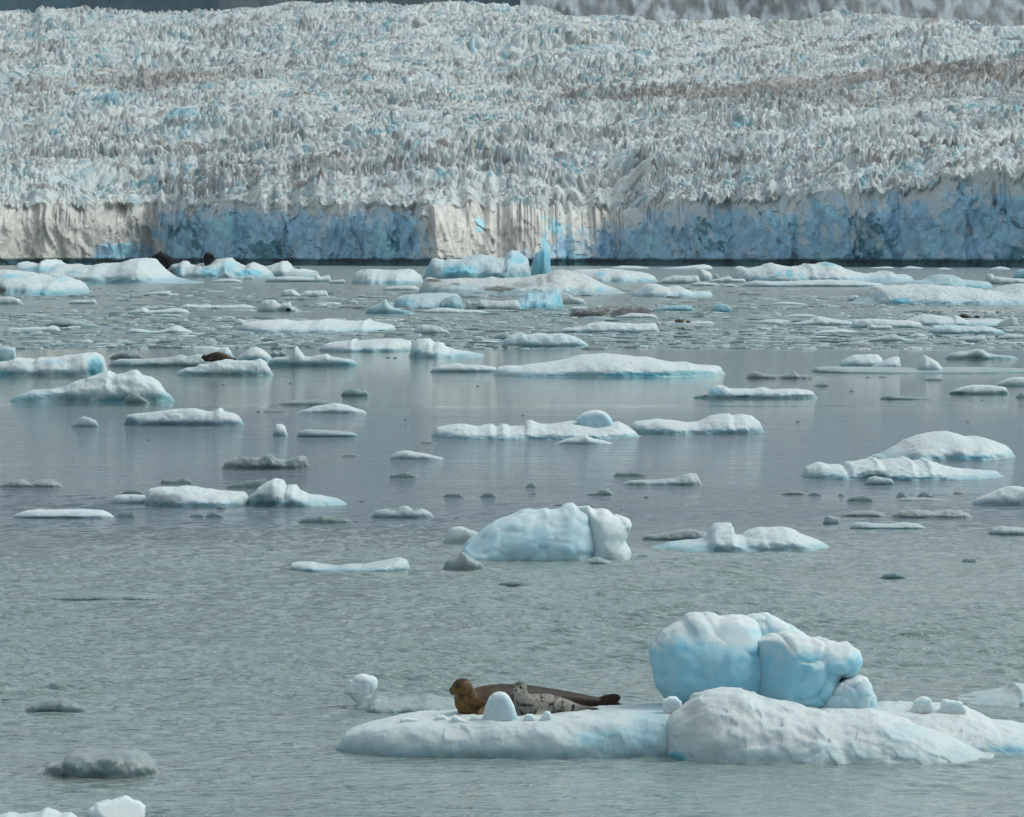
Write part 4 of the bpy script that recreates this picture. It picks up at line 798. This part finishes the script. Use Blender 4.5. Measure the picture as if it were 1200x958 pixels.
m, _ = mound_mesh('ice_mound', 887, '930,846 960,838 1000,834 1020,831 1040,827 1070,826 1100,827 1131,829 1150,838 1165,846 1185,849 1200,852 1230,855 1265,862 1300,870 1330,882', D=2.3, front=2.4, rough=.9, blue=.06, low=.3, maxn=420, spots=[(1195,880,45,7,.6)], under=.03)
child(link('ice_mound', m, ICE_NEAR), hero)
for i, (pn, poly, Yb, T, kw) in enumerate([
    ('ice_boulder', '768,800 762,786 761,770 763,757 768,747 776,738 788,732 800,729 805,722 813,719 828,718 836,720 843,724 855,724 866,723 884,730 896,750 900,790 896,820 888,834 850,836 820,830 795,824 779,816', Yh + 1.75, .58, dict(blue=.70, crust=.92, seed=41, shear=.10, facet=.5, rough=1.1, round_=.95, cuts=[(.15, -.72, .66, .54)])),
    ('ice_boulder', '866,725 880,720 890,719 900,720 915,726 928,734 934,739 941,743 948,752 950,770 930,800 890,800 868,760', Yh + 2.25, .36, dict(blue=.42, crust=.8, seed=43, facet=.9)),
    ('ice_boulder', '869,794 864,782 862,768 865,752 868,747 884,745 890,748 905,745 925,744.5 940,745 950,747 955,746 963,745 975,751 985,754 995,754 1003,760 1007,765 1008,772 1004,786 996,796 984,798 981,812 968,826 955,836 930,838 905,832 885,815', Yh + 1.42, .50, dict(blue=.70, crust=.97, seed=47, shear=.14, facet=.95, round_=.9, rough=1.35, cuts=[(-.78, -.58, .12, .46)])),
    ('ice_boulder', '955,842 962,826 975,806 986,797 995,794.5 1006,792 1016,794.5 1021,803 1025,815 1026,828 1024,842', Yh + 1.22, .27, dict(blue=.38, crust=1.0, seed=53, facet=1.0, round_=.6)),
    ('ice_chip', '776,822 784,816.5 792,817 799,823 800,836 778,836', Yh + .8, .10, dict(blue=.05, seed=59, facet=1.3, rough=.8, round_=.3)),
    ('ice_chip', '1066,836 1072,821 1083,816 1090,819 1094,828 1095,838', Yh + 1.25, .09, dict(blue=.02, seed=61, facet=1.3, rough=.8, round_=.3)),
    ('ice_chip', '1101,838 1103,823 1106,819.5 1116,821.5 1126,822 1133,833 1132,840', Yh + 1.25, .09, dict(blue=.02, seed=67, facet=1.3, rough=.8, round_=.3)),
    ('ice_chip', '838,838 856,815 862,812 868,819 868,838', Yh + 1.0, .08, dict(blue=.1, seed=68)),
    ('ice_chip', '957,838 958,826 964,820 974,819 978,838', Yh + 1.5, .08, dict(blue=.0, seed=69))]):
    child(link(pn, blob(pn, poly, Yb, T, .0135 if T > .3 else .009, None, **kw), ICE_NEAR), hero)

# height of the shelf under a point
from mathutils.bvhtree import BVHTree
me = f1; vs = [v.co.copy() + Vector((hero.location.x, hero.location.y, 0)) + C.objects['floe_shelf'].location for v in me.vertices]
shelf = BVHTree.FromPolygons(vs, [list(p.vertices) for p in me.polygons])
def top(x, y, d=0.3):
    h = shelf.ray_cast(Vector((x, y, 3)), Vector((0, 0, -1)))
    return h[0].z if h[0] else d

# loose ice on the shelf
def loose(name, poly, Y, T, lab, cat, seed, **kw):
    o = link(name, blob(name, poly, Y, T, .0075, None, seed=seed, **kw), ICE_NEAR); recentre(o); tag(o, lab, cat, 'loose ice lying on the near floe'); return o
loose('ice_chunk', '566,853 566,840 569,827 573,818 579,812.5 586,811 592,812 597,817 602,827 606,838 606,846 602,852', 45.62, .12, 'egg shaped white ice chunk standing in front of the brown seal', 'ice chunk', 71, blue=.25, crust=.9, facet=.12, rough=.35)
loose('ice_chunk', '528,845 531,839 534,838.6 541,843 560,848 560,852 528,852', 45.55, .09, 'flat white ice chip under the chest of the brown seal', 'ice chunk', 73, facet=1.3, rough=.8, round_=.3, blue=.05)
loose('ice_chunk', '549,848 552,841 554,839 559,841 562,848', 45.6, .05, 'small pointed white ice chip between the brown seal and egg shaped chunk', 'ice chunk', 74, facet=1.3, rough=.8, round_=.3, blue=.02)
loose('ice_chunk', '613,846 614,840 617,837.5 624,837.3 627,841 628,847', 45.52, .06, 'round white ice chip at the chest of the grey pup', 'ice chunk', 75, facet=1.3, rough=.8, round_=.3, blue=.02)
loose('ice_chunk', '632,846 635,838 640,833.5 645,835 647,841 646,846', 45.52, .06, 'white ice chip against the belly of the grey pup', 'ice chunk', 76, facet=1.3, rough=.8, round_=.3, blue=.02)
loose('ice_chunk', '466,850 471,842 480,841.5 492,843.5 500,848 500,852', 45.75, .08, 'low white ice ridge left of the brown seal', 'ice chunk', 77, facet=1.3, rough=.8, round_=.3, blue=.02)
loose('ice_chunk', '506,846 512,838.8 520,838.5 530,846 530,850', 45.7, .08, 'leaning white ice chip just left of the brown seal', 'ice chunk', 78, facet=1.3, rough=.8, round_=.3, blue=.02)
# ------------------------------------------------------------------ seals
def fur_material(name, base, dark, light, scale, spot_hi, spot_lo, rough=.55):
    m, n, l, b = new_mat(name)
    at = node(n, 'ShaderNodeAttribute', attribute_name='fur'); sp = n.new('ShaderNodeSeparateColor'); l.new(at.outputs['Color'], sp.inputs[0])
    tc = n.new('ShaderNodeTexCoord')
    n1 = node(n, 'ShaderNodeTexNoise', Scale=scale, Detail=4.0, Roughness=0.6); l.new(tc.outputs['Object'], n1.inputs['Vector'])
    n2 = node(n, 'ShaderNodeTexNoise', Scale=scale * 3.2, Detail=3.0, Roughness=0.6); l.new(tc.outputs['Object'], n2.inputs['Vector'])
    n3 = node(n, 'ShaderNodeTexNoise', Scale=240.0, Detail=2.0); l.new(tc.outputs['Object'], n3.inputs['Vector'])
    r = n.new('ShaderNodeMapRange'); r.inputs[1].default_value = spot_lo; r.inputs[2].default_value = spot_hi; l.new(n1.outputs[0], r.inputs[0])
    r2 = n.new('ShaderNodeMapRange'); r2.inputs[1].default_value = spot_lo + .03; r2.inputs[2].default_value = spot_hi + .03; l.new(n2.outputs[0], r2.inputs[0])
    c = mixc(n, l, sp.outputs[0], base, light)
    c = mixc(n, l, mth(n, l, 'MULTIPLY', r.outputs[0], sp.outputs[1], True), c, dark)
    c = mixc(n, l, mth(n, l, 'MULTIPLY', r2.outputs[0], mth(n, l, 'MULTIPLY', sp.outputs[1], .8), True), c, dark)
    c = mixc(n, l, sp.outputs[2], c, dark)
    l.new(c, b.inputs['Base Color']); b.inputs['Roughness'].default_value = rough; b.inputs['Specular IOR Level'].default_value = .28
    bp = node(n, 'ShaderNodeBump', Strength=.25, Distance=.004); l.new(n3.outputs[0], bp.inputs['Height']); l.new(bp.outputs[0], b.inputs['Normal'])
    return m
EYE, en, el_, eb = new_mat('wet_black_eye'); eb.inputs['Base Color'].default_value = (.008, .006, .005, 1); eb.inputs['Roughness'].default_value = .08
NOSE, en, el_, eb = new_mat('black_nose_skin'); eb.inputs['Base Color'].default_value = (.015, .012, .011, 1); eb.inputs['Roughness'].default_value = .4
WHISK, en, el_, eb = new_mat('whisker_hair'); eb.inputs['Base Color'].default_value = (.45, .40, .32, 1)

def seg(p, a, b, ra, rb):              # distance to a tapered limb
    X, Y, Z = p; a = np.array(a, float); b = np.array(b, float); e = b - a
    t = np.clip(((X - a[0]) * e[0] + (Y - a[1]) * e[1] + (Z - a[2]) * e[2]) / (e @ e), 0, 1)
    d = np.sqrt((X - a[0] - e[0] * t) ** 2 + (Y - a[1] - e[1] * t) ** 2 + (Z - a[2] - e[2] * t) ** 2)
    return d - (ra + (rb - ra) * t)
def ell(p, c, r, M=None):
    X, Y, Z = p[0] - c[0], p[1] - c[1], p[2] - c[2]
    if M is not None: X, Y, Z = [M[i][0] * X + M[i][1] * Y + M[i][2] * Z for i in range(3)]
    k0 = np.sqrt((X / r[0]) ** 2 + (Y / r[1]) ** 2 + (Z / r[2]) ** 2); k1 = np.sqrt((X / r[0] ** 2) ** 2 + (Y / r[1] ** 2) ** 2 + (Z / r[2] ** 2) ** 2) + 1e-9
    return k0 * (k0 - 1) / k1
def axes(f, up=(0, 0, 1)):             # rows: forward, side, up
    f = np.array(f, float); f /= np.linalg.norm(f); s_ = np.cross(up, f); s_ /= np.linalg.norm(s_); return np.array([f, s_, np.cross(f, s_)])

def seal(label, spine, head, look, hs, fore, hind, floor_, res, mat, group, furf, details=True, sag=0.0):
    """spine: x, y, z, radius from neck to rump. head: centre; look: direction of the muzzle; hs: head size. One continuous body."""
    M = axes(look); hc = np.array(head, float); f, sd, up = M
    spine = np.array(spine, float)
    # denser spine
    tt = np.linspace(0, len(spine) - 1, 5 * len(spine)); sp = np.stack([np.interp(tt, np.arange(len(spine)), spine[:, k]) for k in range(4)], -1)
    for k in range(4): sp[2:-2, k] = np.convolve(sp[:, k], [.1, .2, .4, .2, .1], 'valid')
    pts = np.concatenate([spine[:, :3], [hc + f * hs * 1.6]]); rmax = spine[:, 3].max()
    lo = pts.min(0) - rmax * 1.3; hi = pts.max(0) + rmax * 1.3
    for q in list(fore) + list(hind):
        for e in q[:2]: lo = np.minimum(lo, np.array(e) - .06); hi = np.maximum(hi, np.array(e) + .06)
    def fn(X, Y, Z):
        p = (X, Y, Z); g = None
        for i in range(len(sp) - 1):
            a, b = sp[i], sp[i + 1]
            d = seg(p, a[:3], b[:3], a[3], b[3]); g = d if g is None else np.minimum(g, d)
        g = smin(g, seg(p, sp[0][:3], hc - f * hs * .2, sp[0][3], hs * .80), hs * .5)
        h = ell(p, hc, (hs * 1.10, hs * .98, hs * .97), M)
        h = smin(h, ell(p, hc + f * hs * .78 - up * hs * .22, (hs * .62, hs * .56, hs * .50), M), hs * .25)       # muzzle
        for s_ in (-1, 1): h = smin(h, ell(p, hc + f * hs * 1.16 - up * hs * .34 + sd * s_ * hs * .22, (hs * .26, hs * .27, hs * .25), M), hs * .1)   # whisker pads
        h = smin(h, ell(p, hc + f * hs * 1.0 - up * hs * .58, (hs * .32, hs * .26, hs * .18), M), hs * .12)       # lower jaw
        for s_ in (-1, 1):                                                                                         # eye sockets
            h = -smin(-h, ell(p, hc + f * hs * .78 + up * hs * .26 + sd * s_ * hs * .56, (hs * .2,) * 3), hs * .1)
        g = smin(g, h, hs * .35)
        for (a, b, ra, rb, fl) in fore + hind:
            a = np.array(a); b = np.array(b); ax = axes(b - a, fl); L = np.linalg.norm(b - a)
            g = smin(g, ell(p, (a + b) / 2, (L * .62, ra, rb), ax), .035)
        g = np.maximum(g, -(Z - floor_) - 0.0) if False else g
        fl_ = np.maximum(0, floor_ + .03 - Z)
        g = g - .35 * fl_ * (np.abs(g) < .08)                                                                        # belly spreads on the ice
        g = g + .004 * noise3(X / .09, Y / .09, Z / .09, 7)
        return g
    V, Q = surface_nets(fn, lo, hi, res)
    for _ in range(2):                  # relax the net
        A = np.zeros_like(V); n_ = np.zeros(len(V))
        for k in range(4):
            np.add.at(A, Q[:, k], V[Q[:, (k + 1) % 4]]); np.add.at(A, Q[:, k], V[Q[:, (k + 3) % 4]]); np.add.at(n_, Q[:, k], 2)
        V = .5 * V + .5 * A / n_[:, None]
    base = np.array([sp[len(sp) // 2][0], sp[len(sp) // 2][1], floor_])
    root = bpy.data.objects.new('seal', None); C.collection.objects.link(root); root.location = Vector(base.tolist())
    tag(root, label, 'seal', group)
    body = link('body', mk_mesh('body', V - base, Q, {'fur': furf(V, hc, M, hs)}), mat, root)
    if details:
        def ball(nm, c, r, mt, sc=(1, 1, 1)):
            u_, v_ = np.meshgrid(np.linspace(0, 2 * math.pi, 17), np.linspace(0, math.pi, 9)); S = np.stack([np.cos(u_) * np.sin(v_) * sc[0], np.sin(u_) * np.sin(v_) * sc[1], np.cos(v_) * sc[2]], -1).reshape(-1, 3) * r
            W = S @ M + c - base; return link(nm, mk_mesh(nm, W, grid_quads(9, 17)[:, ::-1]), mt, root)
        for s_ in (-1, 1): ball('eye', hc + f * hs * .70 + up * hs * .24 + sd * s_ * hs * .50, hs * .215, EYE)
        ball('nose', hc + f * hs * 1.38 - up * hs * .10, hs * .17, NOSE, (.7, 1.15, .75))
        for s_ in (-1, 1):
            Vs = []; Qs = []
            for k in range(6):
                a = hc + f * hs * (1.22 - .05 * (k % 3)) - up * hs * (.30 + .07 * (k // 3)) + sd * s_ * hs * .42
                b = a + sd * s_ * hs * .55 - up * hs * (.25 + .1 * (k % 3)) + f * hs * (.25 - .2 * (k % 3)); w_ = up * hs * .012; q_ = f * hs * .012
                i0 = len(Vs); Vs += [a - w_, a + q_, a + w_, b - w_ * .3, b + q_ * .3, b + w_ * .3]
                Qs += [[i0, i0 + 1, i0 + 4, i0 + 3], [i0 + 1, i0 + 2, i0 + 5, i0 + 4], [i0 + 2, i0, i0 + 3, i0 + 5]]
            link('whiskers', mk_mesh('whiskers', np.array(Vs) - base, Qs, smooth=False), WHISK, root)
    return root

def W3(px_, py_, Y): return P(px_, py_, Y)
def fur_adult(V, hc, M, hs):
    d = (V - hc) @ M.T; A = np.zeros(V.shape)
    n = fbm3(V[:, 0] / .12, V[:, 1] / .12, V[:, 2] / .12, 3, 5)
    A[:, 0] = np.clip(.95 * sst(.42, -.1, V[:, 0] - hc[0]) + .2 * n, 0, 1) * sst(.30, -.02, V[:, 2] - hc[2] + .12)
    A[:, 0] = np.where(np.linalg.norm(d, axis=1) < hs * 1.5, np.clip(.72 + .55 * n - .6 * sst(0.1, .9, d[:, 2] / hs), 0, 1), A[:, 0])
    A[:, 1] = .75
    A[:, 2] = np.clip(1.0 * sst(.12, .55, V[:, 0] - hc[0] + .2 * n) * sst(-.10, .04, V[:, 2] - .46) + .55 * sst(.35, .95, V[:, 0] - hc[0]) + .5 * sst(.5, 1.0, d[:, 2] / hs) * (np.linalg.norm(d, axis=1) < hs * 1.4), 0, .95)
    return A
def fur_pup(V, hc, M, hs):
    d = (V - hc) @ M.T; A = np.zeros(V.shape); n = fbm3(V[:, 0] / .07, V[:, 1] / .07, V[:, 2] / .07, 3, 6)
    A[:, 0] = np.clip(.35 + .5 * n + .5 * (np.linalg.norm(d, axis=1) < hs * 1.5) * sst(.3, -.3, d[:, 2] / hs), 0, 1)
    A[:, 1] = sst(.02, .12, np.linalg.norm(V - hc, axis=1) - hs * .8)
    A[:, 2] = np.clip(.75 * sst(.35, .85, d[:, 2] / hs + .3 * n) * (np.linalg.norm(d, axis=1) < hs * 1.5) + .7 * sst(.46, .62, V[:, 0] - hc[0]), 0, .9)
    return A
FUR_A = fur_material('brown_seal_fur', (.050, .024, .011), (.010, .0045, .003), (.175, .098, .027), 11.0, .62, .52)
FUR_P = fur_material('grey_spotted_pup_fur', (.19, .178, .15), (.018, .017, .018), (.34, .32, .28), 16.0, .60, .53)
FUR_D = fur_material('dark_wet_seal_fur', (.045, .034, .020), (.010, .008, .007), (.10, .075, .035), 9.0, .62, .5)

k = 1 / 130.0
zf = top(Xat(600, 46.3), 46.3)
print('shelf height', zf, top(Xat(560, 46.1), 46.1), top(Xat(690, 46.6), 46.6), top(Xat(610, 45.8), 45.8))
def S(px_, py_, Y, r): p = W3(px_, py_, Y); return [p[0], p[1], p[2], r * k]
adult = seal('brown adult seal lying on the near floe with raised head facing left',
     [S(545, 815.5, 46.21, 11.0), S(546, 824, 46.24, 14), S(556, 825, 46.28, 17.5), S(570, 823.5, 46.36, 20.5), S(590, 822.5, 46.46, 21), S(610, 822, 46.56, 20), S(630, 822, 46.66, 18), S(650, 822.5, 46.74, 15), S(670, 823, 46.82, 12), S(688, 823.5, 46.88, 9), S(702, 823.5, 46.93, 6.5), S(710, 823.5, 46.96, 5)],
     W3(541.5, 806, 46.16), (-.90, -.42, -.02), 11.0 * k,
     [(W3(572, 829, 46.14), W3(560, 842, 46.02), 6.5 * k, 2.8 * k, (0.3, -1, .3)), (W3(552, 828, 46.36), W3(541, 841, 46.41), 5.5 * k, 2.5 * k, (.3, 1, .3))],
     [(W3(706, 822, 46.92), W3(725, 818, 46.86), 7.0 * k, 3.4 * k, (.1, -1, .5)), (W3(706, 825, 46.96), W3(727, 828.5, 46.94), 6.6 * k, 3.4 * k, (.1, -1, -.3)), (W3(704, 823, 46.94), W3(717, 823, 46.90), 7.2 * k, 4.4 * k, (0, -1, .2))],
     zf, .0075, FUR_A, 'seals resting on the near floe', fur_adult)
pup = seal('small grey dark spotted seal pup before the adult, facing the viewer',
     [S(611, 816.5, 46.00, 8.0), S(612, 823, 46.02, 10.5), S(619, 826.5, 46.04, 12.6), S(631, 826.5, 46.08, 13.6), S(645, 827, 46.13, 13.2), S(657, 828.5, 46.18, 11.2), S(669, 830.5, 46.24, 8.2), S(680, 832, 46.28, 5.4), S(689, 832.6, 46.3, 3.8)],
     W3(609, 807, 45.95), (-.42, -.90, -.06), 8.1 * k,
     [(W3(638, 830, 46.0), W3(629, 840.5, 45.92), 4.6 * k, 2.0 * k, (.4, -1, .3)), (W3(611, 832, 46.02), W3(606, 840, 45.98), 3.8 * k, 1.9 * k, (.4, -1, .3))],
     [(W3(687, 832.6, 46.28), W3(711, 834, 46.25), 2.9 * k, 1.4 * k, (0, -1, .4)), (W3(686, 831.8, 46.3), W3(700, 831, 46.36), 2.8 * k, 1.4 * k, (0, -1, .6))],
     zf, .0055, FUR_P, 'seals resting on the near floe', fur_pup)
def fur_dark(V, hc, M, hs):
    A = np.zeros(V.shape); A[:, 0] = sst(.2, 1.3, V[:, 0] - hc[0]) * .9; A[:, 1] = .8; A[:, 2] = .5 * sst(.7, .0, V[:, 0] - hc[0]); return A
def far_seal(label, xl, xr, yb, Y, dz=0.0, flip=False):
    kk = Y / F; n = 7; xs = np.linspace(xl, xr, 9); L = (xr - xl) * kk
    rr = np.array([.55, .80, 1.0, 1.05, .95, .72, .45, .26]) * .125 * L
    p0 = P((xl + xr) / 2, yb, Y); x0_ = p0[0] - L / 2; z0 = p0[2] + dz
    sg = -1 if flip else 1
    X_ = lambda t: p0[0] + sg * (t - .5) * L
    return seal(label, [[X_(.13 + .115 * i), Y + .02 * i, z0 + rr[i] * .85, rr[i]] for i in range(8)], (X_(.085), Y - .02, z0 + .095 * L), (-sg * 1.0, -.35, -.1), .068 * L,
                [((X_(.30), Y - .10 * L, z0 + .06 * L), (X_(.22), Y - .16 * L, z0 + .02 * L), .04 * L, .02 * L, (.3, -1, .4))],
                [((X_(.92), Y, z0 + .03 * L), (X_(1.0), Y - .03 * L, z0 + .05 * L), .035 * L, .016 * L, (0, -1, .5)), ((X_(.92), Y + .03, z0 + .03 * L), (X_(1.0), Y + .06 * L, z0 + .03 * L), .035 * L, .016 * L, (0, -1, .5))],
                z0 + .005, .022, FUR_D, 'far seals lying on ice floes', fur_dark)
Y4 = Yw(440.5) + 1.4
far_seal('dark seal lying alone beside a white knob on the left middle floe', 236, 277, 421.0, Y4, -.05)
Y5 = Yw(382) + 4.3
far_seal('dark brown seal, left and longer one of two on the far right floe', 1122, 1139, 375.0, Y5, .14)
far_seal('dark seal, right and smaller one of two on the far right floe', 1140, 1149, 374.8, Y5 + .5, .14, True)
# ------------------------------------------------------------------ stones and dirty lumps on the far ice
STONE, sn, sl_, sb = new_mat('dark_moraine_stone')
_n = node(sn, 'ShaderNodeTexNoise', Scale=1.4, Detail=5.0); _g = sn.new('ShaderNodeNewGeometry'); sl_.new(_g.outputs['Position'], _n.inputs['Vector'])
sl_.new(mixc(sn, sl_, _n.outputs[0], (.003, .004, .008), (.010, .011, .015)), sb.inputs['Base Color']); sb.inputs['Roughness'].default_value = .75; sb.inputs['Specular IOR Level'].default_value = .12
BROWN, sn, sl_, sb = new_mat('brown_dirty_ice')
_n = node(sn, 'ShaderNodeTexNoise', Scale=1.1, Detail=5.0); _g = sn.new('ShaderNodeNewGeometry'); sl_.new(_g.outputs['Position'], _n.inputs['Vector'])
sl_.new(mixc(sn, sl_, _n.outputs[0], (.05, .035, .025), (.22, .17, .12)), sb.inputs['Base Color']); sb.inputs['Roughness'].default_value = .8
def lump(name, cat, lab, poly, Y, T, mat, seed, group):
    me = blob(name, poly, Y, T, max(T * .10, .05), None, seed=seed, facet=2.0, rough=1.4, round_=.6)
    o = link(name, me, mat); n = len(me.vertices); a = np.empty(n * 3, np.float32); me.vertices.foreach_get('co', a); a = a.reshape(-1, 3); c = (a.min(0) + a.max(0)) / 2; c[2] = a[:, 2].min()
    me.vertices.foreach_set('co', (a - c).ravel()); me.update(); o.location = Vector(c.tolist()); tag(o, lab, cat, group); return o
G1 = 'dark stones carried on the far ice'
lump('boulder', 'boulder', 'big black boulder on the white ice pile under the blue cliff', '178,316 178.5,303 183,298 189,294 193.5,298 204.5,303 201,311 197,316', Yw(326) + 10, 3.6, STONE, 201, G1)
lump('boulder', 'boulder', 'smaller black boulder, tilted, right of the big black one', '240,311 238.5,301 244,296 250,298.5 251.5,303 247,311', Yw(326) + 12, 2.4, STONE, 202, G1)
lump('stone', 'stone', 'dark stone on the sharp peaked flat floe', '346,317 346,314.5 349,313.3 353,315 352.5,317', Yw(325) + 14, .9, STONE, 203, G1)
lump('stone', 'stone', 'dark stone on top of the bright white rounded floe', '425,321 425.5,318 428.5,316.5 432,318.5 431,321', Yw(333.5) + 13, .9, STONE, 204, G1)
lump('stone', 'stone', 'dark stone, left one at the foot of the rounded two stone lump', '325.5,365 326,363 328,362.3 330.5,363.3 330,365', Yw(366) + .6, .3, STONE, 205, G1)
lump('stone', 'stone', 'dark stone, right one at the foot of the rounded two stone lump', '335,364.5 335.5,361.8 338,360.8 341,362.4 340.5,364.5', Yw(366) + .4, .35, STONE, 206, G1)
lump('stone', 'stone', 'squarish brown stone on the dirt streaked pink iceberg', '590,337 590.5,331.5 594,330.5 597.5,333 597,337', Yw(346) + 16, 1.1, BROWN, 207, G1)
G2 = 'brown lumps on the thin far sliver'
lump('dirty_ice_chunk', 'dirty ice', 'dark brown lump, left and larger one on the thin white sliver', '790.5,378.5 791,375.5 795,373.8 800,374.5 802.5,378.5', Yw(380) + .8, .6, BROWN, 208, G2)
lump('dirty_ice_chunk', 'dirty ice', 'dark brown lump, right and smaller one on the thin white sliver', '803.5,379 804,376.3 807,375.3 809.5,376.5 809,379', Yw(380) + .7, .5, BROWN, 209, G2)

# ------------------------------------------------------------------ brash ice: thousands of small bits between the floes, beyond counting
rng = np.random.default_rng(11)
def brash(name, label, n, yr, sz, dens, col):
    Vs, Qs, As = [], [], []
    rows = yr[0] + (yr[1] - yr[0]) * rng.random(n * 3) ** 0.85; pxs = rng.uniform(-60, 1260, n * 3)
    d = CAM_H * F / (rows - HOR); X = (pxs - CX) / F * d
    keep = np.nonzero(noise2(X / 30, d / 55, 301) + .5 * noise2(X / 9, d / 14, 302) + rng.uniform(-.35, .35, n * 3) > dens)[0][:n]
    ang = np.linspace(0, 2 * math.pi, 8)[:-1]
    for i in keep:
        s_ = sz[0] * (sz[1] / sz[0]) ** (rng.random() ** 2.2) * (d[i] / 300) ** .5; el = rng.uniform(.8, 2.6); rr = s_ * rng.uniform(.7, 1.2, 7)
        cx_, cy_ = X[i], d[i]; z1 = s_ * rng.uniform(.08, .26); k0 = len(Vs) * 15
        o_ = np.stack([cx_ + rr * el * np.cos(ang), cy_ + rr * np.sin(ang), np.full(7, -.05)], -1)
        t_ = np.stack([cx_ + rr * el * .72 * np.cos(ang), cy_ + rr * .72 * np.sin(ang), z1 * rng.uniform(.6, 1.1, 7)], -1)
        Vs.append(np.concatenate([o_, t_, [[cx_, cy_, z1 * 1.15]]]))
        for a in range(7):
            b = (a + 1) % 7; Qs.append([k0 + a, k0 + b, k0 + 7 + b, k0 + 7 + a]); Qs.append([k0 + 7 + a, k0 + 7 + b, k0 + 14, k0 + 14])
        c = col(rng); As.append(np.tile(c, (15, 1)))
    Q = np.array(Qs)
    me = bpy.data.meshes.new(name); V = np.concatenate(Vs)
    me.from_pydata(V.tolist(), [], [list(q) if q[2] != q[3] else list(q[:3]) for q in Qs]); me.update()
    at = me.attributes.new('ice', 'FLOAT_COLOR', 'POINT'); A = np.ones((len(V), 4), np.float32); A[:, :3] = np.concatenate(As); at.data.foreach_set('color', A.ravel())
    o = link(name, me, ICE_MID); tag(o, label, 'brash ice', kind='stuff'); return o
def c1(r): q = r.random(); return (0.05 + .2 * r.random(), .02, .35 + .4 * r.random()) if q < .68 else ((0, .05, .95) if q < .93 else (.1, .0, .1))
brash('brash_ice', 'countless small grey white ice bits strewn over the far water', 11000, (337, 409.5), (.05, .55), -.12, c1)

# ------------------------------------------------------------------ thin sea haze over the fjord
Vh = np.array([[x, y, z] for x in (-7000, 7000) for y in (-150, 9500) for z in (-8, 1900)], float)
Fh = [[0, 1, 3, 2], [4, 6, 7, 5], [0, 4, 5, 1], [2, 3, 7, 6], [0, 2, 6, 4], [1, 5, 7, 3]]
hm = bpy.data.materials.new('thin_haze'); hm.use_nodes = True; hm.node_tree.nodes.clear()
ho = hm.node_tree.nodes.new('ShaderNodeOutputMaterial'); hv = hm.node_tree.nodes.new('ShaderNodeVolumePrincipled')
hv.inputs['Density'].default_value = 0.000022; hv.inputs['Color'].default_value = (0.84, 0.94, 0.96, 1)
hm.node_tree.links.new(hv.outputs[0], ho.inputs['Volume'])
tag(link('haze', mk_mesh('haze', Vh, Fh, smooth=False), hm), 'thin pale haze over the fjord and glacier', 'haze', kind='stuff')
